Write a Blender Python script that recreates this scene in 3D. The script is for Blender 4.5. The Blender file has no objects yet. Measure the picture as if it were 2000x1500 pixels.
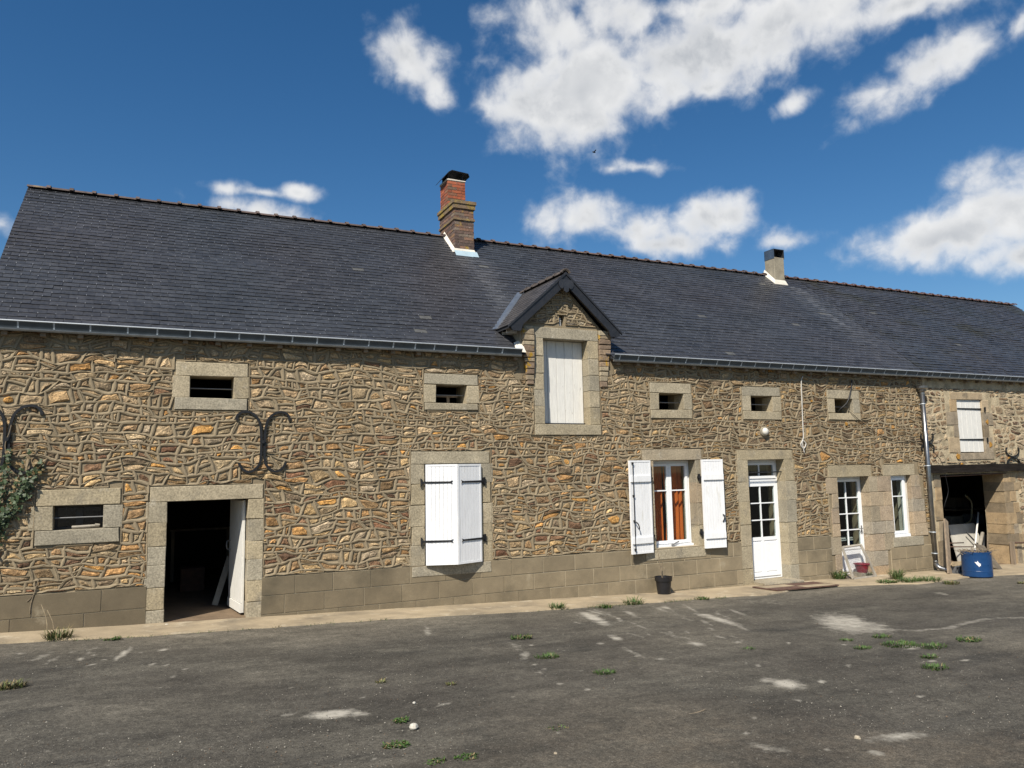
import bpy, math, random
import numpy as np
from mathutils import Vector, Matrix, noise
random.seed(7); rnd = random.random
def uni(a, b): return a + (b - a) * random.random()
S = bpy.context.scene
COL = S.collection
rad = math.radians

# ------------------------------------------------------------------ camera
CAM = Vector((0.0, -12.2, 2.1)); FPX = 1494.3
yaw, pitch, roll = rad(25.47), rad(6.424), rad(-1.094)
_f = Vector((math.sin(yaw) * math.cos(pitch), math.cos(yaw) * math.cos(pitch), math.sin(pitch)))
_r = Vector((math.cos(yaw), -math.sin(yaw), 0)); _u = _r.cross(_f)
cR = math.cos(roll) * _r + math.sin(roll) * _u; cU = -math.sin(roll) * _r + math.cos(roll) * _u; cF = _f
cam = bpy.data.cameras.new('camera'); camo = bpy.data.objects.new('camera', cam); COL.objects.link(camo)
M = Matrix((cR, cU, -cF)).transposed().to_4x4(); M.translation = CAM; camo.matrix_world = M
cam.sensor_width = 36; cam.lens = FPX / 2000 * 36; cam.clip_start = .1; cam.clip_end = 3000
S.camera = camo
S.render.resolution_x = 1024; S.render.resolution_y = 768

# ------------------------------------------------------------------ light, sky
SUN = Vector((1.05, 1.0, -1.55)).normalized()          # direction in which the light travels
sd = bpy.data.lights.new('sun', 'SUN'); sd.energy = 5.0; sd.angle = rad(.55); sd.color = (1, .93, .82)
so = bpy.data.objects.new('sun', sd); COL.objects.link(so); so.location = (-12, -16, 22)
so.rotation_euler = SUN.to_track_quat('-Z', 'Y').to_euler()
S.view_settings.view_transform = 'Standard'; S.view_settings.look = 'None'
S.view_settings.exposure = .42; S.view_settings.gamma = 1; S.view_settings.use_curve_mapping = False

def ray(x, y): return cF + cR * ((x - 1000) / FPX) - cU * ((y - 750) / FPX)

wd = bpy.data.worlds.new('World'); S.world = wd; wd.use_nodes = True
wd.cycles.sampling_method = 'MANUAL'; wd.cycles.sample_map_resolution = 512
def sky_world():
    nt = wd.node_tree; N = nt.nodes; L = nt.links; N.clear()
    def val(op, a, b=None, c=None, clamp=False):
        n = N.new('ShaderNodeMath'); n.operation = op; n.use_clamp = clamp
        for i, v in enumerate((a, b, c)):
            if v is None: continue
            if isinstance(v, (int, float)): n.inputs[i].default_value = v
            else: L.new(v, n.inputs[i])
        return n.outputs[0]
    def dot(v, k):
        n = N.new('ShaderNodeVectorMath'); n.operation = 'DOT_PRODUCT'; L.new(v, n.inputs[0]); n.inputs[1].default_value = k
        return n.outputs['Value']
    def noi(v, sc, det, ro, dist=0):
        n = N.new('ShaderNodeTexNoise'); L.new(v, n.inputs['Vector']); n.inputs['Scale'].default_value = sc
        n.inputs['Detail'].default_value = det; n.inputs['Roughness'].default_value = ro; n.inputs['Distortion'].default_value = dist
        return n.outputs['Fac']
    def smooth(v, a, b):
        n = N.new('ShaderNodeMapRange'); n.interpolation_type = 'SMOOTHSTEP'; L.new(v, n.inputs[0])
        n.inputs[1].default_value = a; n.inputs[2].default_value = b; return n.outputs[0]
    def mixc(f, a, b):
        n = N.new('ShaderNodeMix'); n.data_type = 'RGBA'; L.new(f, n.inputs[0])
        for i, v in ((6, a), (7, b)):
            if isinstance(v, tuple): n.inputs[i].default_value = v + (1,)
            else: L.new(v, n.inputs[i])
        return n.outputs[2]
    tc = N.new('ShaderNodeTexCoord'); d = tc.outputs['Generated']
    sky = N.new('ShaderNodeTexSky'); sky.sky_type = 'NISHITA'; sky.sun_disc = False
    sky.sun_elevation = math.asin(-SUN.z); sky.sun_rotation = math.atan2(-SUN.x, -SUN.y) % (2 * math.pi)
    sky.altitude = 100; sky.air_density = 1.0; sky.dust_density = .25; sky.ozone_density = 3.2
    blobs = [(1030, 190, 95, 68, 0, 1), (1170, 165, 170, 95, 0, 1.1), (1330, 110, 205, 92, -10, 1.1), (1520, 45, 235, 76, -8, 1.1),
             (1790, 0, 230, 36, -6, .9), (1230, 20, 140, 60, 0, 1.0), (1400, 10, 160, 50, 0, .9), (1090, 60, 95, 66, 0, .9), (1150, 225, 80, 36, 0, .85), (1390, 170, 95, 34, -12, .65),
             (795, 110, 72, 46, 15, .8), (855, 165, 52, 28, 48, .7), (1825, 118, 128, 48, -28, .82), (1735, 175, 70, 20, -10, .52), (1555, 200, 36, 19, -20, .62),
             (1992, 45, 26, 36, 0, .62), (1255, 326, 66, 14, 4, .62), (1195, 330, 22, 9, 0, .45),
             (1150, 432, 98, 44, 0, .95), (1215, 450, 98, 42, 0, .92), (1395, 425, 64, 48, 0, .9), (1290, 478, 150, 26, 0, .74),
             (1530, 472, 54, 17, 0, .6), (1855, 455, 150, 46, -8, .95), (1975, 405, 105, 78, -20, .95), (1992, 500, 60, 34, 0, .78),
             (437, 368, 38, 15, 0, .64), (580, 376, 30, 14, 0, .66), (505, 412, 84, 22, 8, .8), (515, 376, 46, 6, 3, .36), (8, 440, 36, 20, 0, .42), (975, 30, 32, 16, 0, .42)]
    field = None
    for (px, py, rx, ry, rot, w) in blobs:
        c = ray(px, py).normalized(); cs, sn = math.cos(rad(rot)), math.sin(rad(rot))
        t = (cR * cs - cU * sn) * (FPX / rx) ; u = (cR * sn + cU * cs) * (FPX / ry)
        k = c.dot(cF); t = t * (1 / k); u = u * (1 / k)
        t = t - c * t.dot(c); u = u - c * u.dot(c)
        a = dot(d, t); b = dot(d, u)
        r = val('SQRT', val('MULTIPLY_ADD', a, a, val('MULTIPLY', b, b)))
        g = val('MULTIPLY', val('SUBTRACT', 1.25, r), w)
        field = g if field is None else val('SMOOTH_MAX', field, g, .18)
    field = val('MAXIMUM', field, -1.2)
    # the sky outside the picture goes on with the same scattered cumulus
    ctr = ray(1000, 260).normalized()
    inside = smooth(dot(d, tuple(ctr)), math.cos(rad(52)), math.cos(rad(43)))
    front = smooth(dot(d, tuple(ctr)), -.1, .15)
    glob = val('MULTIPLY_ADD', noi(d, 2.6, 2, .5), 5.0, -2.75)
    n1 = N.new('ShaderNodeMix'); L.new(inside, n1.inputs[0]); L.new(glob, n1.inputs[2]); L.new(field, n1.inputs[3])
    field = n1.outputs[0]
    def shift(v, k):
        n = N.new('ShaderNodeVectorMath'); n.operation = 'ADD'; L.new(v, n.inputs[0]); n.inputs[1].default_value = k; return n.outputs[0]
    def puff(v, sc):
        n = N.new('ShaderNodeTexVoronoi'); n.feature = 'F1'; L.new(v, n.inputs['Vector']); n.inputs['Scale'].default_value = sc
        n.inputs['Detail'].default_value = 1.0; n.inputs['Roughness'].default_value = .55; n.normalize = True
        return val('SUBTRACT', 1.0, n.outputs['Distance'])
    def warpv(v, sc, amt):
        n = N.new('ShaderNodeTexNoise'); L.new(v, n.inputs['Vector']); n.inputs['Scale'].default_value = sc; n.inputs['Detail'].default_value = 3
        m1 = N.new('ShaderNodeVectorMath'); m1.operation = 'SUBTRACT'; L.new(n.outputs['Color'], m1.inputs[0]); m1.inputs[1].default_value = (.5, .5, .5)
        m2 = N.new('ShaderNodeVectorMath'); m2.operation = 'SCALE'; L.new(m1.outputs[0], m2.inputs[0]); m2.inputs['Scale'].default_value = amt
        m3 = N.new('ShaderNodeVectorMath'); m3.operation = 'ADD'; L.new(v, m3.inputs[0]); L.new(m2.outputs[0], m3.inputs[1]); return m3.outputs[0]
    dw = warpv(d, 14, .035); up = tuple((cU * .85 - cR * .5) * .02); dw2 = shift(dw, up)
    f1 = noi(d, 8, 6, .55); pf = puff(dw, 24); pfb = puff(dw2, 24); f2 = noi(dw, 34, 6, .58)
    f = val('ADD', field, val('MULTIPLY', val('SUBTRACT', f1, .47), 2.2))
    f = val('ADD', f, val('MULTIPLY', val('SUBTRACT', pf, .62), 1.2))
    f = val('ADD', f, val('MULTIPLY', val('SUBTRACT', f2, .5), 1.15))
    mask = smooth(f, .04, 1.2)
    thick = smooth(f, .7, 1.7)
    sh = smooth(noi(d, 6, 3, .5), .36, .64)
    relief = val('MULTIPLY', val('SUBTRACT', pf, pfb), .7)
    grey = val('SUBTRACT', val('MULTIPLY', thick, val('MULTIPLY_ADD', sh, .65, .35)), relief, None, True)
    ccol = mixc(grey, (.84, .84, .835), (.37, .40, .445))
    ccol = mixc(smooth(f, .1, .8), (.50, .59, .70), ccol)
    b1 = N.new('ShaderNodeBackground'); L.new(sky.outputs[0], b1.inputs[0]); b1.inputs[1].default_value = .072
    hs = N.new('ShaderNodeHueSaturation'); hs.inputs['Saturation'].default_value = 1.28; hs.inputs['Value'].default_value = 1.0
    L.new(sky.outputs[0], hs.inputs['Color']); L.new(hs.outputs[0], b1.inputs[0])
    b2 = N.new('ShaderNodeBackground'); L.new(ccol, b2.inputs[0]); b2.inputs[1].default_value = .80
    mx = N.new('ShaderNodeMixShader'); L.new(val('MULTIPLY', mask, .97), mx.inputs[0]); L.new(b1.outputs[0], mx.inputs[1]); L.new(b2.outputs[0], mx.inputs[2])
    out = N.new('ShaderNodeOutputWorld'); L.new(mx.outputs[0], out.inputs[0])
sky_world()

# ------------------------------------------------------------------ pixel helpers: a pixel is a direction, the surface touched gives the distance
def W(px, py, Y=0.0):
    d = ray(px, py); t = (Y - CAM.y) / d.y
    return CAM + d * t
def Yof(px, py, X):
    d = ray(px, py); return CAM.y + d.y * X / d.x
def base(x):
    return (.03 - .034 * x) if x < 9 else (-.276 - .019 * (x - 9))
def gz(x, y):
    x2 = max(-40, min(60, x)); r = .03 * max(0, min(14, -y))
    return base(x2) + r
def G(px, py):
    d = ray(px, py); s = 10.0
    for _ in range(60):
        p = CAM + d * s; e = p.z - gz(p.x, p.y); s += e / max(.02, -d.z) * .6
    return CAM + d * s

# ------------------------------------------------------------------ materials
MAT = {}
def mk(name, col=(.5, .5, .5), rough=.85, var=.25, vs=3.0, speck=0.0, ss=90, bump=.3, bs=60, bd=.006, metal=0.0, attr=False,
       tint=None, tt=(.58, .7), ts=1.5, spec=.4, stretch=None, tint2=None, t2=(.6, .72), ts2=4.0):
    m = bpy.data.materials.new(name); m.use_nodes = True; nt = m.node_tree; N = nt.nodes; L = nt.links
    p = N['Principled BSDF']; p.inputs['Roughness'].default_value = rough; p.inputs['Metallic'].default_value = metal
    p.inputs['Specular IOR Level'].default_value = spec
    geo = N.new('ShaderNodeNewGeometry'); pos = geo.outputs['Position']
    if stretch:
        mp = N.new('ShaderNodeVectorMath'); mp.operation = 'MULTIPLY'; L.new(pos, mp.inputs[0]); mp.inputs[1].default_value = stretch; pos = mp.outputs[0]
    def noi(sc, det=4, ro=.6, v=None):
        n = N.new('ShaderNodeTexNoise'); L.new(v or pos, n.inputs['Vector']); n.inputs['Scale'].default_value = sc
        n.inputs['Detail'].default_value = det; n.inputs['Roughness'].default_value = ro; return n.outputs['Fac']
    def rng(v, a, b, c, d2):
        n = N.new('ShaderNodeMapRange'); L.new(v, n.inputs[0])
        for i, q in enumerate((a, b, c, d2)): n.inputs[i + 1].default_value = q
        return n.outputs[0]
    if attr:
        at = N.new('ShaderNodeAttribute'); at.attribute_name = 'Col'; c = at.outputs['Color']
    else:
        rgb = N.new('ShaderNodeRGB'); rgb.outputs[0].default_value = tuple(col) + (1,); c = rgb.outputs[0]
    def mixc(f, a, b, mode='MIX'):
        n = N.new('ShaderNodeMix'); n.data_type = 'RGBA'; n.blend_type = mode
        if isinstance(f, float): n.inputs[0].default_value = f
        else: L.new(f, n.inputs[0])
        L.new(a, n.inputs[6])
        if isinstance(b, tuple): n.inputs[7].default_value = b + (1,)
        else: L.new(b, n.inputs[7])
        return n.outputs[2]
    def mul(c, f):
        n = N.new('ShaderNodeVectorMath'); n.operation = 'SCALE'; L.new(c, n.inputs[0]); L.new(f, n.inputs['Scale']); return n.outputs[0]
    if tint: c = mixc(rng(noi(ts, 5, .65), tt[0], tt[1], 0, 1), c, tuple(tint))
    if tint2: c = mixc(rng(noi(ts2, 6, .7), t2[0], t2[1], 0, 1), c, tuple(tint2))
    if var: c = mul(c, rng(noi(vs, 6, .65), .3, .7, 1 - var, 1 + var))
    if speck: c = mul(c, rng(noi(ss, 2, .7), .3, .7, 1 - speck, 1 + speck))
    L.new(c, p.inputs['Base Color'])
    if bump:
        b = N.new('ShaderNodeBump'); b.inputs['Strength'].default_value = bump; b.inputs['Distance'].default_value = bd
        L.new(noi(bs, 5, .65), b.inputs['Height']); L.new(b.outputs[0], p.inputs['Normal'])
    if rough < .7 and not metal:
        L.new(rng(noi(vs * 2, 4, .6), .3, .7, max(.05, rough - .12), min(1, rough + .12)), p.inputs['Roughness'])
    MAT[name] = m; return m
mk('mortar', (.235, .188, .120), .95, .2, 2.2, .2, 60, .7, 50, .01)
mk('joint', (.245, .196, .126), .95, .2, 2.2, .16, 70, .6, 50, .006)
mk('stone', attr=True, rough=.85, var=.45, vs=13, speck=.42, ss=46, bump=1.0, bs=30, bd=.03)
mk('granite', attr=True, rough=.88, var=.18, vs=2.6, speck=.34, ss=42, bump=.7, bs=70, bd=.006, tint=(.15, .14, .12), tt=(.56, .80), ts=2.0, tint2=(.42, .38, .30), t2=(.60, .75), ts2=5)
mk('render_block', attr=True, rough=.92, var=.2, vs=2.2, speck=.14, ss=120, bump=.6, bs=90, bd=.004, tint=(.09, .076, .05), tt=(.50, .80), ts=1.0, tint2=(.27, .235, .17), t2=(.60, .8), ts2=2.2)
mk('block_joint', (.42, .36, .26), .95, .2, 4, .1, 120, .3)
mk('slate', attr=True, rough=.42, var=.22, vs=9, speck=.1, ss=70, bump=.5, bs=34, bd=.004, spec=.45)
mk('deck', (.02, .021, .024), .8, .2)
mk('ridge', attr=True, rough=.75, var=.3, vs=9, speck=.2, ss=60, bump=.5, bs=50, bd=.005, tint=(.16, .12, .07), tt=(.6, .7), ts=6)
mk('zinc', (.34, .38, .42), .38, .2, 5, .05, 80, .12, 20, .003, metal=.85)
mk('zinc_pipe', (.25, .255, .26), .32, .25, 6, .05, 80, .12, 20, .003, metal=.9)
mk('white_paint', (.78, .785, .79), .5, .06, 5, .03, 60, .15, 40, .002, stretch=(3, 3, .6), tint=(.60, .57, .50), tt=(.60, .80), ts=3.5)
mk('pvc', (.82, .83, .84), .3, .02, 4, 0, 60, 0)
mk('old_white', (.66, .65, .61), .7, .10, 8, .06, 40, .4, 60, .003, stretch=(6, 6, .7), tint=(.25, .22, .18), tt=(.66, .72), ts=7)
mk('iron', (.011, .0115, .013), .5, .3, 12, .1, 80, .3, 60, .002)
mk('rust', (.09, .05, .035), .8, .4, 12, .2, 60, .4)
mk('wood', (.22, .17, .12), .85, .3, 4, .12, 60, .5, 40, .004, stretch=(3, 3, .5))
mk('dark_wood', (.115, .095, .07), .9, .35, 6, .2, 60, .5)
mk('grey_wood', (.30, .27, .22), .85, .3, 5, .12, 60, .5, 40, .004)
mk('beam', (.016, .013, .011), .85, .5, 6, .2, 30, .8, 22, .012, stretch=(.35, 3, 3), tint=(.07, .05, .03), tt=(.64, .72), ts=3, spec=.1)
mk('soffit', (.10, .075, .05), .9, .3, 4)
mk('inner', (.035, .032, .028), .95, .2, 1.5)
mk('floor', (.17, .12, .075), .95, .3, 2.5, .15, 60, .6, 40, .01)
mk('lime', (.62, .58, .50), .9, .15, 6, .08, 60, .5, 50, .006)
mk('cement', (.27, .24, .18), .92, .25, 5, .14, 70, .5, 60, .005, tint=(.12, .10, .07), tt=(.55, .75), ts=3)
mk('brick', attr=True, rough=.9, var=.3, vs=16, speck=.25, ss=60, bump=.8, bs=45, bd=.008, tint=(.30, .20, .035), tt=(.60, .68), ts=4.5, tint2=(.45, .42, .36), t2=(.62, .68), ts2=11)
mk('red_brick', attr=True, rough=.9, var=.25, vs=16, speck=.2, ss=60, bump=.7, bs=45, bd=.006, tint=(.17, .14, .08), tt=(.60, .70), ts=5)
mk('quoin', attr=True, rough=.9, var=.3, vs=10, speck=.25, ss=50, bump=.8, bs=45, bd=.008, tint=(.34, .20, .02), tt=(.57, .63), ts=4.0)
mk('barn_mortar', (.43, .355, .235), .95, .28, 5, .2, 45, .9, 26, .016, tint=(.22, .18, .115), tt=(.50, .66), ts=2.0)
mk('barn_stone', attr=True, rough=.9, var=.35, vs=12, speck=.3, ss=60, bump=1.0, bs=34, bd=.02, tint=(.42, .36, .26), tt=(.56, .64), ts=9)
mk('barn_block', attr=True, rough=.9, var=.28, vs=5, speck=.26, ss=75, bump=.8, bs=50, bd=.01, tint=(.36, .17, .03), tt=(.68, .74), ts=2.6, tint2=(.14, .12, .09), t2=(.55, .7), ts2=3)
mk('black_plastic', (.012, .012, .014), .42, .1, 6, 0, 60, .05)
mk('blue_plastic', (.008, .044, .135), .36, .12, 5, .04, 60, .08, 12, .004, tint=(.03, .06, .15), tt=(.6, .75), ts=6)
mk('red_plastic', (.17, .012, .026), .4, .1, 6, 0, 60, .05)
mk('twig', (.20, .16, .11), .9, .35, 20, .2, 60, .3)
mk('leaf', attr=True, rough=.55, var=.25, vs=20, bump=0)
mk('grass', attr=True, rough=.6, var=.2, vs=12, bump=0)
mk('curtain', (.74, .17, .03), .85, .08, 5, .04, 200, .1)
mk('cloth', (.42, .40, .35), .9, .2, 3)
mk('teal', (.06, .22, .25), .35, .3, 10, 0, 60, .3, 15, .02)
mk('panel_brown', (.10, .055, .04), .85, .3, 10, .2, 90, .5)
mk('concrete', (.33, .265, .175), .95, .22, 1.6, .13, 90, .5, 70, .004, tint=(.20, .165, .115), tt=(.5, .72), ts=1.2, tint2=(.43, .37, .27), t2=(.58, .7), ts2=2.7)
mk('pebble', attr=True, rough=.9, var=.2, vs=30, bump=.3)
mk('white_glaze', (.75, .74, .70), .4, .05, 20, 0, 60, 0)
mk('cable_white', (.5, .48, .44), .6, .1)
mk('frosted', (.62, .60, .54), .3, .1, 10, 0, 60, 0)
mk('lichen', (.36, .185, .035), .95, .35, 30, .2, 60, .6)
def glass():
    m = bpy.data.materials.new('glass'); m.use_nodes = True; nt = m.node_tree; N = nt.nodes; L = nt.links
    N.remove(N['Principled BSDF']); o = N['Material Output']
    t = N.new('ShaderNodeBsdfTransparent'); t.inputs[0].default_value = (.82, .86, .85, 1)
    g = N.new('ShaderNodeBsdfGlossy'); g.inputs['Roughness'].default_value = .02; g.inputs[0].default_value = (.9, .9, .9, 1)
    ge = N.new('ShaderNodeNewGeometry'); dp = N.new('ShaderNodeVectorMath'); dp.operation = 'DOT_PRODUCT'; L.new(ge.outputs['Incoming'], dp.inputs[0]); L.new(ge.outputs['Normal'], dp.inputs[1])
    def mt(op, a, b=None):
        n = N.new('ShaderNodeMath'); n.operation = op; n.use_clamp = op != 'ABSOLUTE'
        for i, v in enumerate((a, b)):
            if v is None: continue
            if isinstance(v, float): n.inputs[i].default_value = v
            else: L.new(v, n.inputs[i])
        return n.outputs[0]
    fr = mt('MULTIPLY_ADD', mt('POWER', mt('SUBTRACT', 1.0, mt('ABSOLUTE', dp.outputs['Value'])), 5.0), .95); fr.node.inputs[2].default_value = .045
    x = N.new('ShaderNodeMixShader'); L.new(fr, x.inputs[0]); L.new(t.outputs[0], x.inputs[1]); L.new(g.outputs[0], x.inputs[2]); L.new(x.outputs[0], o.inputs[0])
    MAT['glass'] = m
glass()
def asphalt():
    m = bpy.data.materials.new('asphalt'); m.use_nodes = True; nt = m.node_tree; N = nt.nodes; L = nt.links
    p = N['Principled BSDF']; p.inputs['Roughness'].default_value = .92; p.inputs['Specular IOR Level'].default_value = .25
    geo = N.new('ShaderNodeNewGeometry'); pos = geo.outputs['Position']
    def noi(sc, det=4, ro=.6, st=None):
        v = pos
        if st:
            q = N.new('ShaderNodeVectorMath'); q.operation = 'MULTIPLY'; L.new(pos, q.inputs[0]); q.inputs[1].default_value = st; v = q.outputs[0]
        n = N.new('ShaderNodeTexNoise'); L.new(v, n.inputs['Vector']); n.inputs['Scale'].default_value = sc
        n.inputs['Detail'].default_value = det; n.inputs['Roughness'].default_value = ro; return n.outputs['Fac']
    def rng(v, a, b, c, d2):
        n = N.new('ShaderNodeMapRange'); L.new(v, n.inputs[0])
        for i, q in enumerate((a, b, c, d2)): n.inputs[i + 1].default_value = q
        return n.outputs[0]
    def mth(op, a, b):
        n = N.new('ShaderNodeMath'); n.operation = op
        for i, v in enumerate((a, b)):
            if isinstance(v, float): n.inputs[i].default_value = v
            else: L.new(v, n.inputs[i])
        n.use_clamp = True; return n.outputs[0]
    def mixc(f, a, b):
        n = N.new('ShaderNodeMix'); n.data_type = 'RGBA'; L.new(f, n.inputs[0])
        for i, v in ((6, a), (7, b)):
            if isinstance(v, tuple): n.inputs[i].default_value = v + (1,)
            else: L.new(v, n.inputs[i])
        return n.outputs[2]
    at = N.new('ShaderNodeAttribute'); at.attribute_name = 'Col'; sp = N.new('ShaderNodeSeparateColor'); L.new(at.outputs['Color'], sp.inputs[0])
    dust, dirt, chalk = sp.outputs
    c = mixc(rng(noi(1.1, 6, .65, (.6, 1, 1)), .38, .64, 0, 1), (.048, .044, .036), (.094, .086, .069))
    c = mixc(rng(noi(.5, 5, .6), .45, .65, 0, .7), c, (.056, .050, .041))
    c = mixc(rng(noi(1.6, 5, .6, (.35, 1.6, 1)), .56, .70, 0, .6), c, (.030, .029, .026))
    c = mixc(mth('MULTIPLY', dirt, rng(noi(5, 6, .7), .3, .62, 0, 1)), c, (.058, .046, .033))
    c = mixc(mth('MULTIPLY', dust, rng(noi(7, 6, .7), .25, .7, .35, 1)), c, (.145, .129, .10))
    # aggregate of the road surface
    for sc, lo, hi, st in ((24, .70, 1.34, None), (5, .80, 1.24, None), (2.2, .82, 1.2, (.4, 1.5, 1))):
        sg = N.new('ShaderNodeVectorMath'); sg.operation = 'SCALE'; L.new(c, sg.inputs[0]); L.new(rng(noi(sc, 5, .7, st), .34, .66, lo, hi), sg.inputs['Scale']); c = sg.outputs[0]
    g = rng(noi(85, 3, .75), .32, .68, .45, 1.6)
    s = N.new('ShaderNodeVectorMath'); s.operation = 'SCALE'; L.new(c, s.inputs[0]); L.new(g, s.inputs['Scale']); c = s.outputs[0]
    c = mixc(rng(noi(60, 2, .5), .66, .72, 0, .8), c, (.22, .205, .17))
    c = mixc(rng(noi(26, 3, .6), .70, .74, 0, .75), c, (.30, .28, .24))
    ck = N.new('ShaderNodeMath'); ck.operation = 'MULTIPLY_ADD'; L.new(noi(9, 7, .75), ck.inputs[0]); ck.inputs[1].default_value = 1.9; ck.inputs[2].default_value = -1.02
    ck2 = N.new('ShaderNodeMath'); ck2.operation = 'MULTIPLY_ADD'; L.new(chalk, ck2.inputs[0]); ck2.inputs[1].default_value = 1.05; L.new(ck.outputs[0], ck2.inputs[2])
    on = rng(chalk, .02, .2, 0, 1)
    c = mixc(mth('MULTIPLY', on, rng(ck2.outputs[0], .18, 1.1, 0, .9)), c, (.44, .41, .345))
    L.new(c, p.inputs['Base Color'])
    b = N.new('ShaderNodeBump'); b.inputs['Strength'].default_value = .8; b.inputs['Distance'].default_value = .008
    L.new(noi(75, 4, .7), b.inputs['Height']); L.new(b.outputs[0], p.inputs['Normal'])
    MAT['asphalt'] = m
asphalt()

# ------------------------------------------------------------------ mesh collecting and object linking
WL = {}
class MB:
    def __init__(s): s.v = []; s.f = []; s.c = []; s.col = None; s.M = None; s.smooth = False
    def pts(s, P):
        b = len(s.v)
        if s.M is not None: P = [tuple(s.M @ Vector(p)) for p in P]
        s.v.extend([tuple(p) for p in P])
        s.c.extend([s.col or (1, 1, 1)] * len(P)); return b
    def poly(s, P): b = s.pts(P); s.f.append(tuple(range(b, b + len(P))))
    def box(s, x0, x1, y0, y1, z0, z1):
        b = s.pts([(x0, y0, z0), (x1, y0, z0), (x1, y1, z0), (x0, y1, z0), (x0, y0, z1), (x1, y0, z1), (x1, y1, z1), (x0, y1, z1)])
        s.f += [tuple(b + i for i in q) for q in ((0, 3, 2, 1), (4, 5, 6, 7), (0, 1, 5, 4), (1, 2, 6, 5), (2, 3, 7, 6), (3, 0, 4, 7))]
        return s
    def block(s, x0, x1, y0, y1, z0, z1, c=.012, j=0.0):
        # box whose front (-Y) face is chamfered and slightly uneven
        def q(): return uni(-j, j)
        o = [(x0 + q(), y0 + c, z0 + q()), (x1 + q(), y0 + c, z0 + q()), (x1 + q(), y0 + c, z1 + q()), (x0 + q(), y0 + c, z1 + q())]
        xm, zm = (x0 + x1) / 2, (z0 + z1) / 2
        i = [(x + c * (1 if x < xm else -1), y0 + uni(0, j * .6), z + c * (1 if z < zm else -1)) for x, _, z in o]
        k = [(x, y1, z) for x, _, z in o]
        b = s.pts(o + i + k); F = [(4, 5, 6, 7)]
        for a in range(4):
            n = (a + 1) % 4; F += [(a, n, 4 + n, 4 + a), (8 + a, 8 + n, n, a)]
        F.append((11, 10, 9, 8)); s.f += [tuple(b + t for t in f) for f in F]; return s
    def prism(s, P, y0, y1):
        n = len(P); b = s.pts([(x, y0, z) for x, z in P] + [(x, y1, z) for x, z in P])
        s.f.append(tuple(b + i for i in range(n))); s.f.append(tuple(b + n + i for i in reversed(range(n))))
        for i in range(n): j = (i + 1) % n; s.f.append((b + i, b + n + i, b + n + j, b + j))
        return s
    def tube(s, P, r, n=8, cap=True):
        P = [Vector(p) for p in P]; R = r if isinstance(r, (list, tuple)) else [r] * len(P)
        up = Vector((0, 0, 1)); rings = []
        for i, p in enumerate(P):
            t = (P[min(i + 1, len(P) - 1)] - P[max(i - 1, 0)]).normalized()
            a = t.cross(up)
            if a.length < .05: a = t.cross(Vector((1, 0, 0)))
            a.normalize(); b_ = t.cross(a)
            if i and rings_a.dot(a) < 0: a, b_ = -a, -b_
            rings_a = a
            rings.append(s.pts([p + (a * math.cos(2 * math.pi * k / n) + b_ * math.sin(2 * math.pi * k / n)) * R[i] for k in range(n)]))
        for i in range(len(P) - 1):
            for k in range(n):
                j = (k + 1) % n; s.f.append((rings[i] + k, rings[i] + j, rings[i + 1] + j, rings[i + 1] + k))
        if cap: s.f.append(tuple(rings[0] + k for k in reversed(range(n)))); s.f.append(tuple(rings[-1] + k for k in range(n)))
        return s
    def lathe(s, prof, c=(0, 0, 0), n=24, sx=1, sy=1):
        rs = [s.pts([(c[0] + r * math.cos(2 * math.pi * k / n) * sx, c[1] + r * math.sin(2 * math.pi * k / n) * sy, c[2] + z) for k in range(n)]) for r, z in prof]
        for i in range(len(rs) - 1):
            for k in range(n): j = (k + 1) % n; s.f.append((rs[i] + k, rs[i] + j, rs[i + 1] + j, rs[i + 1] + k))
        s.f.append(tuple(rs[0] + k for k in reversed(range(n)))); s.f.append(tuple(rs[-1] + k for k in range(n)))
        return s
    def mesh(s, name, m, center=True):
        V = np.array(s.v, float)
        o = Vector((V.min(0) + V.max(0)) / 2) if center else Vector((0, 0, 0))
        me = bpy.data.meshes.new(name); me.from_pydata((V - np.array(o)).tolist(), [], s.f)
        a = me.color_attributes.new('Col', 'FLOAT_COLOR', 'POINT')
        c = np.ones((len(V), 4), np.float32); c[:, :3] = s.c; a.data.foreach_set('color', c.ravel())
        if m: me.materials.append(MAT[m])
        if s.smooth: me.polygons.foreach_set('use_smooth', [True] * len(me.polygons))
        me.update(); return me, o
    def build(s, name, m, parent=None, kind=None):
        me, o = s.mesh(name, m); return link(name, me, o, parent, kind)
def link(name, me, o, parent=None, kind=None):
    ob = bpy.data.objects.new(name, me); COL.objects.link(ob); WL[ob.name] = Vector(o)
    if parent is not None: ob.parent = parent; ob.location = Vector(o) - WL[parent.name]
    else: ob.location = o
    if kind: ob['kind'] = kind
    return ob
def thing(name, loc, label, cat, group=None): return tag(link(name, None, Vector(loc)), label, cat, group)
def tag(o, label, cat, group=None):
    o['label'] = label; o['category'] = cat
    if group: o['group'] = group
    return o
def bez(P, n=8):
    # smooth path through points (Catmull-Rom)
    P = [Vector(p) for p in P]; Q = [P[0]] + P + [P[-1]]; out = []
    for i in range(1, len(Q) - 2):
        a, b, c, d = Q[i - 1], Q[i], Q[i + 1], Q[i + 2]
        for k in range(n):
            t = k / n; out.append(.5 * ((2 * b) + (c - a) * t + (2 * a - 5 * b + 4 * c - d) * t * t + (3 * b - a - 3 * c + d) * t ** 3))
    out.append(P[-1]); return out

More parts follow.
